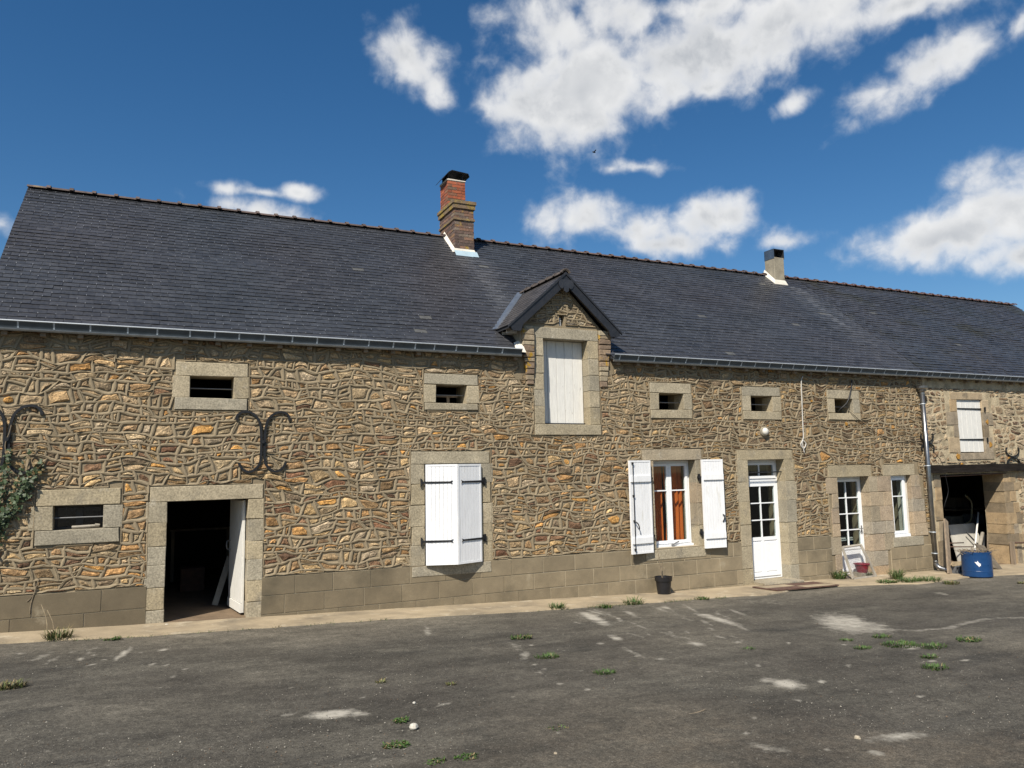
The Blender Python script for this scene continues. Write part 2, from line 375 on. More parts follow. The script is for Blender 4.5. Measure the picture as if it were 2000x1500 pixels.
# ------------------------------------------------------------------ ground: one sheet, finer in the yard, with dust / dirt / chalk marks as its own stains
def ground():
    xs = [-300, -150, -70, -35, -18, -9, -5] + [-3 + .06 * i for i in range(int(24 / .06))] + [21.2, 22, 24, 28, 36, 55, 100, 180, 320]
    ys = [-300, -150, -80, -45, -28, -20, -15, -12.5, -11, -10] + [-9.3 + .06 * i for i in range(int(9.1 / .06))] + [.1, .6, 2, 5, 8, 12, 25, 60, 150, 320]
    # (px, py, length px, thickness px, slant deg, strength) of every chalky smear; located on the ground by its pixel
    marks = [(240, 1277, 46, 14, -34, 1.), (318, 1270, 28, 8, -10, .8), (80, 1283, 60, 12, -20, .5), (100, 1290, 50, 10, -25, .5), (835, 1233, 16, 22, 0, .7), (830, 1222, 6, 30, 0, .4),
             (650, 1392, 110, 20, -4, 1.15), (700, 1391, 50, 9, 3, 1.2), (560, 1395, 60, 9, -12, .6), (865, 1375, 60, 8, -12, .55), (828, 1383, 20, 8, 0, .6),
             (1160, 1207, 80, 18, 22, 1.1), (1200, 1246, 40, 10, 18, .9), (1172, 1257, 24, 6, 0, .7), (1235, 1275, 70, 8, 24, .55), (1400, 1210, 110, 12, 16, .9), (1440, 1196, 60, 7, 20, .6), (1230, 1197, 60, 10, 25, .45), (1290, 1190, 60, 8, 20, .45), (1330, 1205, 60, 8, 22, .4),
             (1360, 1260, 46, 9, 8, .8), (1650, 1215, 150, 42, 8, .95), (1700, 1222, 110, 30, 12, .7), (1540, 1334, 70, 18, 6, 1.2), (1500, 1326, 44, 12, 4, .8), (1605, 1328, 22, 7, 0, .9), (1480, 1300, 16, 8, 0, .8), (1385, 1312, 30, 6, 0, .5), (1410, 1308, 30, 6, 0, .4),
             (1785, 1264, 48, 9, 0, 1.), (1820, 1290, 26, 5, 0, .7), (1750, 1440, 130, 22, -6, .85), (1500, 1462, 110, 22, 8, .6), (1710, 1475, 50, 14, 10, .7), (1095, 1336, 18, 6, 0, .9), (1025, 1280, 24, 26, 0, .6), (1010, 1263, 60, 20, 30, .4),
             (1290, 1288, 34, 6, 0, .6), (250, 1457, 80, 16, -8, .25), (90, 1468, 60, 12, -6, .35), (205, 1432, 60, 10, -5, .25), (1345, 1160, 40, 6, 20, .6), (1840, 1160, 60, 6, 8, .5), (150, 1240, 60, 12, 0, .3), (1500, 1175, 200, 16, 3, .25)]
    for _ in range(46): marks.append((uni(1120, 1460), uni(1186, 1250), uni(14, 60), uni(3, 6), uni(14, 30), uni(.35, .75)))
    for _ in range(70): marks.append((uni(1000, 1900), uni(1255, 1470), uni(5, 26), uni(2.5, 6), uni(-12, 12), uni(.4, .95)))
    for _ in range(40): marks.append((uni(0, 1000), uni(1262, 1480), uni(5, 22), uni(2.5, 5), uni(-30, 5), uni(.3, .8)))
    for _ in range(16): marks.append((uni(20, 340), uni(1265, 1300), uni(10, 34), uni(3, 6), uni(-40, -10), uni(.5, .9)))
    mk_ = []
    for px, py, ln, th, sl, st in marks:
        c = G(px, py); a = G(px + ln * .5 * math.cos(rad(sl)), py + ln * .5 * math.sin(rad(sl))) - c; b = G(px, py + th * .5) - c
        det = a.x * b.y - a.y * b.x
        mk_.append((c.x, c.y, b.y / det, -b.x / det, -a.y / det, a.x / det, st))
    X, Y = np.meshgrid(xs, ys); X = X.ravel(); Y = Y.ravel(); n = len(X)
    Z = np.array([gz(x, y) for x, y in zip(X, Y)])
    chalk = np.zeros(n); fine = (X > -3) & (X < 21.2) & (Y > -9.4)
    for cx, cy, a, b, c, d, st in mk_:
        u = a * (X - cx) + b * (Y - cy); v = c * (X - cx) + d * (Y - cy)
        chalk = np.maximum(chalk, st * np.clip(1.25 - np.sqrt(u * u + v * v), 0, 1))
    N1 = np.array([noise.noise((x * .9, y * 1.1, 3.)) if f else 0 for x, y, f in zip(X, Y, fine)])
    N2 = np.array([noise.noise((x * 4, y * 4, 9.)) if f else 0 for x, y, f in zip(X, Y, fine)])
    N3 = np.array([noise.noise((x * .35, y * .35, 5.)) if f else 0 for x, y, f in zip(X, Y, fine)])
    Z += np.where(fine, N1 * .008 + N2 * .003, 0) + np.where(fine, np.clip(-Y - 1.4, 0, 1) * N3 * .03, 0)
    chalk = np.clip(chalk * (1 + N2 * .5), 0, 1)
    # the thin pale track that runs out to the right edge
    tr = [G(*p) for p in [(1720, 1228), (1790, 1232), (1850, 1228), (1880, 1218), (1930, 1208), (2000, 1206)]]
    for p, q in zip(tr, tr[1:]):
        dx, dy = q.x - p.x, q.y - p.y; t = np.clip(((X - p.x) * dx + (Y - p.y) * dy) / (dx * dx + dy * dy), 0, 1)
        dd = np.hypot(X - p.x - t * dx, Y - p.y - t * dy); chalk = np.maximum(chalk, .5 * np.clip(1.3 - dd / .09, 0, 1))
    dust = np.clip(.95 - np.abs(Y + .9) / 1.9, 0, 1) * (.75 + N1 * .6) + np.clip(N3 * .9 + N1 * .35, 0, .6) + np.clip((X - 13) / 6, 0, .35) * np.clip(1 + (Y + 2) / 3, 0, 1)
    dirt = np.clip(-(Y + 5.6) / 2.4, 0, 1) * np.clip(.35 + N3 * 1.6 + N1 * .6, 0, 1)
    nx = len(xs); f = [(j * nx + i, j * nx + i + 1, (j + 1) * nx + i + 1, (j + 1) * nx + i) for j in range(len(ys) - 1) for i in range(nx - 1)]
    me = bpy.data.meshes.new('ground'); me.from_pydata(np.stack([X, Y, Z], 1).tolist(), [], f)
    c = np.ones((n, 4), np.float32); c[:, 0] = np.clip(dust, 0, 1); c[:, 1] = np.clip(dirt, 0, 1); c[:, 2] = chalk
    me.color_attributes.new('Col', 'FLOAT_COLOR', 'POINT').data.foreach_set('color', c.ravel())
    me.materials.append(MAT['asphalt']); me.polygons.foreach_set('use_smooth', [True] * len(me.polygons)); me.update()
    link('ground', me, (0, 0, 0), None, 'structure')
ground()
# pale concrete strip along the foot of the wall
def strip():
    E = [G(*p) for p in [(0, 1258), (150, 1250), (300, 1243), (500, 1228), (800, 1208), (1000, 1197), (1200, 1183), (1400, 1168), (1500, 1163), (1560, 1152), (1640, 1146), (1740, 1142), (1800, 1142)]]
    ex = [-6.] + [p.x for p in E] + [16.2, 18.5, 21., 30.]; ey = [-.6] + [p.y for p in E] + [-1.25, -1.7, -1.9, -2.]
    mb = MB(); mb.smooth = False; xs = [-6 + .16 * i for i in range(int(36 / .16))]; rows = []
    for x in xs:
        yo = float(np.interp(x, ex, ey)) + .05 * noise.noise((x * 1.7, 0, 1)) + .025 * noise.noise((x * 7, 0, 4))
        L_ = []
        for t in (0, .02, .2, .45, .7, 1):
            y = yo + (.12 - yo) * t
            h = -.05 if t == 0 else .022 + .006 * noise.noise((x * 2, y * 3, 0)) + (.0 if t < .5 else .012 * (t - .5))
            L_.append((x, y, gz(x, y) + h))
        rows.append(mb.pts(L_))
    for a, b in zip(rows, rows[1:]):
        for k in range(5): mb.f.append((a + k, b + k, b + k + 1, a + k + 1))
    o = mb.build('path', 'concrete', None, 'structure')
strip()

# ------------------------------------------------------------------ buildings: farmhouse and adjoining barn
T40 = math.tan(rad(40)); C40, S40 = math.cos(rad(40)), math.sin(rad(40))
YE, ZE = -.16, 4.15                       # eave line of the slate plane
YR = 3.70; ZR = ZE + (YR - YE) * T40      # ridge
XL, XS, XB = -2.0, 16.67, 26.6            # left gable, joint between the two buildings, right gable
TH = .52; DEPTH = 2 * YR
house = thing('stone_farmhouse', (7.3, 0, base(7.3)), 'long stone farmhouse with slate roof, dormer, white shutters and raised mortar joints', 'house')
barn = thing('stone_barn', (19.5, 0, base(19.5)), 'rougher stone barn end right of the downpipe, with dark beam over open doorway', 'barn')

def R(a, b, c, d):
    p, q = W(a, b), W(c, d); return [p.x, q.x, q.z, p.z]      # x0, x1, z0, z1
OP = dict(ventA=R(372, 734, 456, 778.5), ventB=R(851, 751, 911, 788), ventC=R(1286, 767.6, 1335.5, 801), ventD=R(1465, 773, 1509, 803.5), ventE=R(1629, 778.5, 1666, 807.5),
          lowF=R(105, 989, 200.5, 1032), doorG=R(327, 980, 480, 1206), winH=R(829, 907, 938.5, 1097), loftI=R(1060.5, 660.5, 1152, 829), winJ=R(1275, 900, 1364.5, 1067),
          doorK=R(1459.5, 898.5, 1543.5, 1128), doorL=R(1634, 932.5, 1708, 1113), slitM=R(1738.6, 929, 1786, 1047))
OUT = dict(ventA=R(343, 706, 483, 802), ventB=R(828, 729, 933, 802), ventC=R(1267.6, 747, 1351, 818), ventD=R(1447.6, 754.5, 1525, 820), ventE=R(1614, 761, 1680, 821),
           lowF=R(72, 957, 232.5, 1057.5), doorG=R(293.5, 950.5, 509, 1211), winH=R(802.5, 882, 959, 1116), loftI=R(1040, 637.5, 1173, 850), winJ=R(1253, 878, 1378, 1086),
           doorK=R(1438, 879.5, 1560.5, 1136), doorL=R(1616, 909.5, 1716, 1127), slitM=R(1722, 907.5, 1803, 1064))
OP['doorG'][2] = base(.8) - .02; OP['doorK'][2] = base(11.8) + .1; OP['doorL'][2] = base(14.6) + .06
for k in ('doorG', 'doorK', 'doorL'): OUT[k][2] = base(OP[k][0]) - .1
for k in OP: OUT[k][0] = min(OUT[k][0], OP[k][0] - .1); OUT[k][1] = max(OUT[k][1], OP[k][1] + .1)
OPB = dict(shutN=R(1867, 780, 1925, 884), doorO=R(1836, 928, 1975, 1122)); OPB['doorO'][2] = base(18) - .05

def wall_holes(mb, x0, x1, z0, z1, holes, y0=0.0, y1=TH):
    X = sorted({x0, x1} | {min(max(v, x0), x1) for h in holes for v in h[:2]}); Z = sorted({z0, z1} | {min(max(v, z0), z1) for h in holes for v in h[2:]})
    inh = lambda x, z: any(h[0] < x < h[1] and h[2] < z < h[3] for h in holes)
    for a, b in zip(X, X[1:]):
        for c, d in zip(Z, Z[1:]):
            if inh((a + b) / 2, (c + d) / 2): continue
            mb.poly([(a, y0, c), (b, y0, c), (b, y0, d), (a, y0, d)]); mb.poly([(b, y1, c), (a, y1, c), (a, y1, d), (b, y1, d)])
    for h in holes:
        a, b, c, d = h; d2 = min(d, z1); c2 = max(c, z0)
        mb.poly([(a, y0, c2), (a, y0, d2), (a, y1, d2), (a, y1, c2)]); mb.poly([(b, y0, d2), (b, y0, c2), (b, y1, c2), (b, y1, d2)])
        mb.poly([(a, y0, c2), (a, y1, c2), (b, y1, c2), (b, y0, c2)])
        if d < z1: mb.poly([(a, y0, d), (b, y0, d), (b, y1, d), (a, y1, d)])
ex = .012
mb = MB(); wall_holes(mb, XL, XS, -1.0, 4.22, [[h[0] - ex, h[1] + ex, h[2] - ex, h[3] + ex] for h in OP.values()])
hwall = mb.build('wall', 'mortar', house)
mb = MB(); wall_holes(mb, XS + .002, XB, -1.2, 4.22, [[h[0] - ex, h[1] + ex, h[2] - ex, h[3] + ex] for h in OPB.values()])
bwall = mb.build('wall', 'barn_mortar', barn)
def gable(x0, x1, parent):
    m = MB(); P = [(TH + .003, -1.1), (DEPTH, -1.1), (DEPTH, 4.1), (YR, ZR - .2), (TH + .003, 4.55)]
    m.M = Matrix(((0, 1, 0, 0), (1, 0, 0, 0), (0, 0, 1, 0), (0, 0, 0, 1)))
    m.prism(P, x0, x1); m.build('gable_wall', 'mortar', parent)
gable(XL, XL + .45, house); gable(XB - .45, XB, barn)
def rooms():
    for par, a, b in ((house, XL + .46, XS - .15), (barn, XS + .16, XB - .46)):
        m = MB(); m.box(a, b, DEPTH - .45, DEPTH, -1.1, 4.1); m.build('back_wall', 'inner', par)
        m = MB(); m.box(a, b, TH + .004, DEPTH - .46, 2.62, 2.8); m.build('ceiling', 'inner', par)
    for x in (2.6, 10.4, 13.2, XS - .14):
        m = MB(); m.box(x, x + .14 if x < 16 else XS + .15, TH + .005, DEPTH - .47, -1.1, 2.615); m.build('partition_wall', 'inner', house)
    for par, a, b in ((house, XL + .46, 10.39), (house, 10.55, XS - .15), (barn, XS + .16, XB - .47)):
        m = MB(); n = 12
        for i in range(n):
            p, q = a + (b - a) * i / n, a + (b - a) * (i + 1) / n
            m.poly([(p, -.01, gz(p, 0) + .03), (q, -.01, gz(q, 0) + .03), (q, DEPTH - .5, gz(q, 0) + .035), (p, DEPTH - .5, gz(p, 0) + .035)])
        m.build('floor', 'floor', par)
rooms()

# ---- dressed granite round the openings, block by block
GR = [(.335, .285, .195), (.31, .268, .19), (.355, .30, .205), (.295, .262, .195), (.33, .275, .18)]
GW = [(.335, .265, .18), (.30, .25, .175), (.35, .27, .18), (.29, .25, .19), (.32, .25, .175), (.34, .245, .15)]
def shade(c, a=.1): k = uni(1 - a, 1 + a); return tuple(v * k for v in c)
def gblock(x0, x1, z0, z1, name='granite_block', parent=None, pal=GR, y0=-.018, y1=.30, mat='granite', j=.006):
    m = MB(); m.col = shade(random.choice(pal)); m.block(x0 + .003, x1 - .003, y0 - uni(0, .004), y1, z0 + .003, z1 - .003, .007, j)
    return m.build(name, mat, parent or hwall)
def surround(k, rows, pal=GR, uneven=0.0, sill=True, left=True, right=True, y1=.3):
    o, u = OP[k], OUT[k]
    gblock(u[0], u[1], o[3], u[3], 'lintel', pal=pal, y1=y1)
    zb = o[2]
    if sill: gblock(u[0], u[1], u[2], o[2], 'sill', pal=pal, y1=y1 + .03, y0=-.03)
    else: zb = u[2]
    zs = [zb + (o[3] - zb) * i / rows + (uni(-.03, .03) if 0 < i < rows else 0) for i in range(rows + 1)]
    for a, b in zip(zs, zs[1:]):
        if left: gblock(u[0] - uni(0, uneven), o[0], a, b, 'jamb_block', pal=pal, y1=y1)
        if right: gblock(o[1], u[1] + uni(0, uneven), a, b, 'jamb_block', pal=pal, y1=y1)
for k in ('ventA', 'ventB', 'ventC', 'ventD', 'ventE'): surround(k, 1, uneven=.04)
surround('lowF', 1, uneven=.1)
surround('doorG', 6, sill=False, uneven=.05)
surround('winH', 5, uneven=.09)
surround('winJ', 4, pal=GW[:2] + GR[:3])
surround('doorK', 6, sill=False, uneven=.09)
surround('loftI', 5)
gblock(OUT['doorL'][0], OUT['doorL'][1] - .02, OP['doorL'][3], OUT['doorL'][3], 'lintel')
gblock(OUT['slitM'][0], OUT['slitM'][1] - .12, OP['slitM'][3], OUT['slitM'][3], 'lintel')
gblock(OP['slitM'][0] - .08, OUT['slitM'][1], OUT['slitM'][2], OP['slitM'][2], 'sill', y0=-.03)
def pier():
    z0 = base(14.5) - .1; z1 = OP['doorL'][3]; n = 7
    zs = [z0 + (z1 - z0) * i / n + (uni(-.03, .03) if 0 < i < n else 0) for i in range(n + 1)]
    x0, x1 = OP['doorL'][1], OP['slitM'][0]
    for i, (a, b) in enumerate(zip(zs, zs[1:])):
        sp = x0 + (x1 - x0) * (.62 if i % 2 else .45) + uni(-.05, .05)
        if b < OUT['slitM'][2] + .1:
            gblock(x0, x0 + .42 + uni(0, .2), a, b, 'jamb_block', pal=GW)
        else:
            gblock(x0, sp, a, b, 'jamb_block', pal=GW); gblock(sp, x1, a, b, 'jamb_block', pal=GW)
        gblock(OP['doorL'][0] - (.34 if i in (6, 2) else .18) - uni(0, .08), OP['doorL'][0], a, b, 'jamb_block', pal=GW)
    n = 5; zs = [OP['slitM'][2] + (OP['slitM'][3] - OP['slitM'][2]) * i / n for i in range(n + 1)]
    for i, (a, b) in enumerate(zip(zs, zs[1:])): gblock(OP['slitM'][1], OP['slitM'][1] + uni(.3, .48), a, b, 'jamb_block', pal=GW)
pier()

# ---- scored rendered plinth of blocks, three courses following the falling ground
PT = .575
def plinth():
    m = MB(); segs = [(XL, OUT['doorG'][0]), (OUT['doorG'][1], OUT['doorK'][0]), (OUT['doorK'][1], OP['doorL'][0] - .3), (OP['doorL'][1] + .55, XS - .02)]
    for a, b in segs:
        m.box(a + .004, b - .004, -.012, .1, -.9, (PT if a < OP['doorL'][0] else OUT['slitM'][2]) - .004)
    m.build('plinth_backing', 'block_joint', house)
    for si, (a, b) in enumerate(segs):
        bw = (.80, .60, .55, .56)[si]; ch = (.30, .272, .27, .27)[si]
        for r in range(5):
            z1 = (PT if si < 3 else OUT['slitM'][2]) - r * ch; z0 = z1 - ch
            if z1 < base(b) - .05: break
            x = a - (bw * .5 if r % 2 else bw * .12)
            while x < b:
                x2 = x + bw * uni(.93, 1.07); p, q = max(x, a), min(x2, b)
                if q - p > .05 and z1 > base(p) - .02:
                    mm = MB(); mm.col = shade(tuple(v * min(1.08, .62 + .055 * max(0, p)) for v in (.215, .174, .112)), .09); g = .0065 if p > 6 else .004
                    top = z1
                    for hh in ('winH', 'winJ', 'slitM'):
                        if q > OUT[hh][0] and p < OUT[hh][1] and top > OUT[hh][2]: pass
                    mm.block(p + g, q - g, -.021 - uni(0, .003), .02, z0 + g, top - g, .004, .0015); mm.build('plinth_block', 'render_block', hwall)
                x = x2
plinth()

# ------------------------------------------------------------------ rubble: irregular stones in wavy courses, each in a cell edged with a raised mortar ribbon
def clip(P, nx, nz, d):
    out = []; n = len(P)
    for i in range(n):
        a, b = P[i], P[(i + 1) % n]; da, db = a[0] * nx + a[1] * nz - d, b[0] * nx + b[1] * nz - d
        if da <= 0: out.append(a)
        if (da < 0 < db) or (db < 0 < da):
            t = da / (da - db); out.append((a[0] + (b[0] - a[0]) * t, a[1] + (b[1] - a[1]) * t))
    return out
def area(P): return .5 * abs(sum(P[i][0] * P[(i + 1) % len(P)][1] - P[(i + 1) % len(P)][0] * P[i][1] for i in range(len(P)))) if len(P) > 2 else 0
def warp(x, z, k=1.0):
    return (x + k * (.030 * noise.noise((x * 2.4, z * 3, 1)) + .012 * noise.noise((x * 7, z * 8, 5))),
            z + k * (.070 * noise.noise((x * 1.1, z * 1.4, 11)) + .035 * noise.noise((x * 3.2, z * 3.6, 21)) + .018 * noise.noise((x * 9, z * 9, 31))))
def cells(x0, x1, z0, z1, rects, half, hr=(.100, .190), wr=(.115, .275), k=1.0, split=.20):
    # wavy courses that swell and pinch, cut by slanting perpends
    zs = [z0 - .12]
    while zs[-1] < z1 + .15: zs.append(zs[-1] + uni(*hr))
    def B(i, x):
        h = min(zs[i] - zs[i - 1] if i else .15, zs[min(i + 1, len(zs) - 1)] - zs[i] if i + 1 < len(zs) else .15)
        return zs[i] + h * (.46 * noise.noise((x * 1.5, i * 3.7, k)) + .36 * noise.noise((x * 4.4, i * 5.3, 7)))
    raw = []
    for i in range(len(zs) - 1):
        x = x0 - .3 + uni(0, .25); sl = 0
        while x < x1 + .3:
            hloc = max(.03, B(i + 1, x) - B(i, x)); w = uni(*wr) * min(1.4, max(.45, hloc / .13)) * (.62 if rnd() < .2 else 1); sn = uni(-.26, .26) * hloc
            a0, a1, b0, b1 = x + sl, x - sl, x + w + sn, x + w - sn; n = max(2, round(w / .07))
            bow = [uni(-.012, .012) for _ in range(2)]
            def curve(f, p, q, n=n): return [(p + (q - p) * t / n, f(p + (q - p) * t / n)) for t in range(n + 1)]
            lo = lambda xx: B(i, xx); hi = lambda xx: B(i + 1, xx)
            def cell(f, g, ta, tb):
                L0, L1, R0, R1 = a0 + (a1 - a0) * ta, a0 + (a1 - a0) * tb, b0 + (b1 - b0) * ta, b0 + (b1 - b0) * tb
                P = curve(f, L0, R0); Q = curve(g, R1, L1)
                return P + [((R0 + R1) / 2 , (P[-1][1] + Q[0][1]) / 2)] + Q + [((L0 + L1) / 2, (P[0][1] + Q[-1][1]) / 2)]
            if rnd() < (split if hloc < .17 else .62) and hloc > .11:
                c = uni(.32, .68); tl = uni(-.28, .28); mid = lambda xx: lo(xx) + (hi(xx) - lo(xx)) * min(.85, max(.15, c + tl * ((xx - x) / w - .5)))
                raw.append(cell(lo, mid, 0, c)); raw.append(cell(mid, hi, c, 1))
            else: raw.append(cell(lo, hi, 0, 1))
            x += w; sl = sn
    res = []
    for P in raw:
        P = [warp(q[0], q[1], k) for q in P]
        for nx, nz, d in half:
            if len(P) > 2: P = clip(P, nx, nz, d)
        for r in rects:
            if len(P) < 3: break
            xs = [q[0] for q in P]; zz = [q[1] for q in P]
            if max(xs) <= r[0] or min(xs) >= r[1] or max(zz) <= r[2] or min(zz) >= r[3]: continue
            P = max((clip(P, 1, 0, r[0]), clip(P, -1, 0, -r[1]), clip(P, 0, 1, r[2]), clip(P, 0, -1, -r[3])), key=area)
        if len(P) < 3: continue
        R_ = []                                    # drop near-duplicate corners
        for q in P:
            if not R_ or math.hypot(q[0] - R_[-1][0], q[1] - R_[-1][1]) > .016: R_.append(q)
        if len(R_) > 3 and math.hypot(R_[0][0] - R_[-1][0], R_[0][1] - R_[-1][1]) < .016: R_.pop()
        if len(R_) >= 3 and area(R_) > .003: res.append(R_)
    return res
def inset(P, d):
    n = len(P); out = []
    cx, cz = sum(p[0] for p in P) / n, sum(p[1] for p in P) / n
    sg = 1 if sum(P[i][0] * P[(i + 1) % n][1] - P[(i + 1) % n][0] * P[i][1] for i in range(n)) > 0 else -1
    rin = min(abs((P[(i + 1) % n][0] - P[i][0]) * (cz - P[i][1]) - (P[(i + 1) % n][1] - P[i][1]) * (cx - P[i][0])) / max(1e-6, math.hypot(P[(i + 1) % n][0] - P[i][0], P[(i + 1) % n][1] - P[i][1])) for i in range(n))
    for i in range(n):
        a, b = P[i - 1], P[(i + 1) % n]; tx, tz = b[0] - a[0], b[1] - a[1]; l = math.hypot(tx, tz) or 1
        e = min(d, rin * .62); x, z = P[i][0] - sg * tz / l * e, P[i][1] + sg * tx / l * e
        t = .25 * e / max(.05, math.hypot(cx - x, cz - z)); out.append((x + (cx - x) * t, z + (cz - z) * t))
    return out
def add_ribbon(m, P, hh=.021):
    if len(P) < 3: return
    w = uni(.010, .017); rings = [(P, hh), (inset(P, w), hh - .004), (inset(P, w + .012), .001)]
    ids = [m.pts([(x, -h - .004 * noise.noise((x * 11, z * 11, 2)) * (h > .01), z) for x, z in Q]) for Q, h in rings]
    n = len(P)
    for a, b in zip(ids, ids[1:]):
        for i in range(n): j = (i + 1) % n; m.f.append((a + i, a + j, b + j, b + i))
def add_stone(m, P, col, ins=.024, proud=.016, y=0.0):
    P = inset(P, ins * uni(.8, 1.35)); n = len(P)
    if n > 9: P = P[::2] if n > 13 else [p for i, p in enumerate(P) if i % 3 != 2]; n = len(P)
    P = [q for i in range(n) for q in ((P[i][0] * .75 + P[(i + 1) % n][0] * .25, P[i][1] * .75 + P[(i + 1) % n][1] * .25), (P[i][0] * .25 + P[(i + 1) % n][0] * .75, P[i][1] * .25 + P[(i + 1) % n][1] * .75))]; n = len(P)
    if n > 13: P = P[::2]; n = len(P)
    P = [(x + uni(-.005, .005), z + uni(-.005, .005)) for x, z in P]
    cx, cz = sum(p[0] for p in P) / n, sum(p[1] for p in P) / n
    m.col = col; h = proud * uni(.5, 1.5); tx, tz = uni(-.09, .09), uni(-.09, .12)
    a = m.pts([(x, y + .012, z) for x, z in P])
    b = m.pts([(cx + (x - cx) * .93, y - h * .55, cz + (z - cz) * .90) for x, z in P])
    c = m.pts([(cx + (x - cx) * uni(.5, .7), y - h - uni(-.007, .008) - tx * (x - cx) - tz * (z - cz), cz + (z - cz) * uni(.5, .7)) for x, z in P])
    d = m.pts([(cx, y - h - uni(-.004, .01), cz)])
    for p, q in ((a, b), (b, c)):
        for i in range(n): j = (i + 1) % n; m.f.append((p + i, p + j, q + j, q + i))
    for i in range(n): m.f.append((c + i, c + (i + 1) % n, d))
UP = [(.33, .275, .20), (.29, .245, .175), (.36, .30, .215), (.27, .215, .15), (.36, .275, .17), (.33, .295, .24), (.31, .25, .17), (.25, .185, .12), (.34, .29, .21), (.31, .265, .20)]
LO = [(.42, .26, .11), (.36, .235, .12), (.19, .125, .085), (.42, .33, .20), (.13, .085, .06), (.36, .32, .26), (.31, .25, .16), (.28, .20, .12), (.44, .27, .10), (.27, .235, .17), (.33, .27, .19), (.36, .30, .21), (.25, .19, .12), (.18, .105, .07), (.34, .22, .11), (.30, .22, .13)]
MI = [(.25, .20, .135), (.20, .155, .10), (.16, .115, .075), (.27, .225, .16), (.22, .16, .095), (.18, .15, .115), (.31, .24, .14), (.24, .20, .15)]
def stone_col(x, z):
    r = rnd()
    if x > 8.2 + noise.noise((z, 0, 0)): c = random.choice(MI) if r < .90 else random.choice(LO)
    elif z > 2.62 + .12 * noise.noise((x * 1.5, 0, 3)): c = random.choice(UP) if r < .84 else random.choice(LO)
    elif x > 5.6: c = random.choice(MI) if r < .55 else random.choice(LO)
    else: c = random.choice(LO) if r < .78 else random.choice(MI)
    c = shade(c, .32); q = .84 if x > 8.2 else .94 if x > 5.6 else 1.0; return (c[0] * 1.17 * q, c[1] * 1.02 * q, c[2] * .82 * q)
def rubble(C, parent, colf, mat, jm, ins, proud, ribbons, nbig, name='stone', rest='rubble_stones'):
    C.sort(key=area, reverse=True)
    rest_mb = MB(); rib = MB(); rib.smooth = False
    for i, P in enumerate(C):
        cx, cz = sum(p[0] for p in P) / len(P), sum(p[1] for p in P) / len(P)
        if ribbons: add_ribbon(rib, P)
        if i < nbig:
            m = MB(); add_stone(m, P, colf(cx, cz), ins, proud); m.build(name, mat, parent)
        else: add_stone(rest_mb, P, colf(cx, cz), ins, proud)
    if rest_mb.v: rest_mb.build(rest, mat, parent, 'stuff')
    if rib.v: rib.build('mortar_joints', jm, parent, 'stuff')
gap = .012
def grow(u, e=gap): return [u[0] - e, u[1] + e, u[2] - e, u[3] + e]
rects = [grow(OUT[k]) for k in OUT] + [[OP['doorL'][1] - .1, OP['slitM'][1] + .42, -1, OP['doorL'][3]], [OP['doorL'][0] - .28, OP['doorL'][0] + .1, -1, OP['doorL'][3]]]
sun_top = 4.17
C = cells(XL, XS - .05, PT, sun_top, rects, [(-1, 0, -XL), (1, 0, XS - .06), (0, -1, -(PT + .012)), (0, 1, sun_top)])
C = [P for P in C if not (5.9 < sum(p[0] for p in P) / len(P) < 7.95 and max(p[1] for p in P) > 3.9)]
rubble(C, hwall, stone_col, 'stone', 'joint', .033, .019, True, 300)

# barn: flush pale lime joints, darker stones
BS = [(.26, .21, .15), (.19, .145, .10), (.30, .25, .18), (.14, .095, .07), (.25, .21, .16), (.21, .15, .10), (.32, .275, .205), (.28, .24, .185)]
n_, o_ = OPB['shutN'], OPB['doorO']
brects = [[n_[0] - .42, n_[1] + .36, n_[2] - .2, n_[3] + .2], [o_[0] - .2, o_[1] + .56, -1.3, o_[3] + .26], [XS - .1, o_[0] - .1, -1.3, 1.95]]
CB = cells(XS + .02, 23.0, -.5, 3.9, brects, [(-1, 0, -(XS + .02)), (0, 1, 3.9)], (.12, .22), (.12, .34), 1.2)
CB = [P for P in CB if rnd() > .07]
rubble(CB, bwall, lambda x, z: tuple(v * k for v, k in zip(shade(random.choice(BS), .28), (1.08, .98, .84))), 'barn_stone', None, .017, .014, False, 300)
BB = [(.30, .225, .135), (.25, .20, .135), (.34, .245, .14), (.27, .22, .155), (.20, .155, .10), (.36, .28, .18)]
def bb(x0, x1, z0, z1, name='dressed_block', y1=.4): gblock(x0, x1, z0, z1, name, bwall, BB, -.016, y1, 'barn_block', .01)
bb(n_[0] - .22, n_[1] + .05, n_[3], n_[3] + .17, 'lintel')
bb(n_[0] - .1, n_[1] + .3, n_[2] - .17, n_[2], 'sill')
zz = [n_[2], n_[2] + .38, n_[2] + .68, n_[2] + 1.0, n_[3]]
for i, (a, b) in enumerate(zip(zz, zz[1:])):
    bb(n_[0] - (.40, .18, .42, .26)[i], n_[0], a, b); bb(n_[1], n_[1] + (.3, .2, .38, .26)[i], a, b)
zz = [base(19.5) - .1, .02, .28, .52, .80, 1.06, 1.34, 1.56, o_[3] + .02]
for i, (a, b) in enumerate(zip(zz, zz[1:])):
    w1 = (.30, .44, .26, .40, .32, .22, .42, .3)[i]; w2 = w1 + uni(.18, .34)
    bb(o_[1], o_[1] + w1, a, b, y1=.5); bb(o_[1] + w1 + .012, o_[1] + w2, a + uni(0, .03), b)
zz = [base(16.9) - .1, .25, .72, 1.2, 1.5, o_[3] + .02]
for i, (a, b) in enumerate(zip(zz, zz[1:])): bb(o_[0] - (.26, .2, .28, .22, .26)[i], o_[0], a, b, y1=.5)
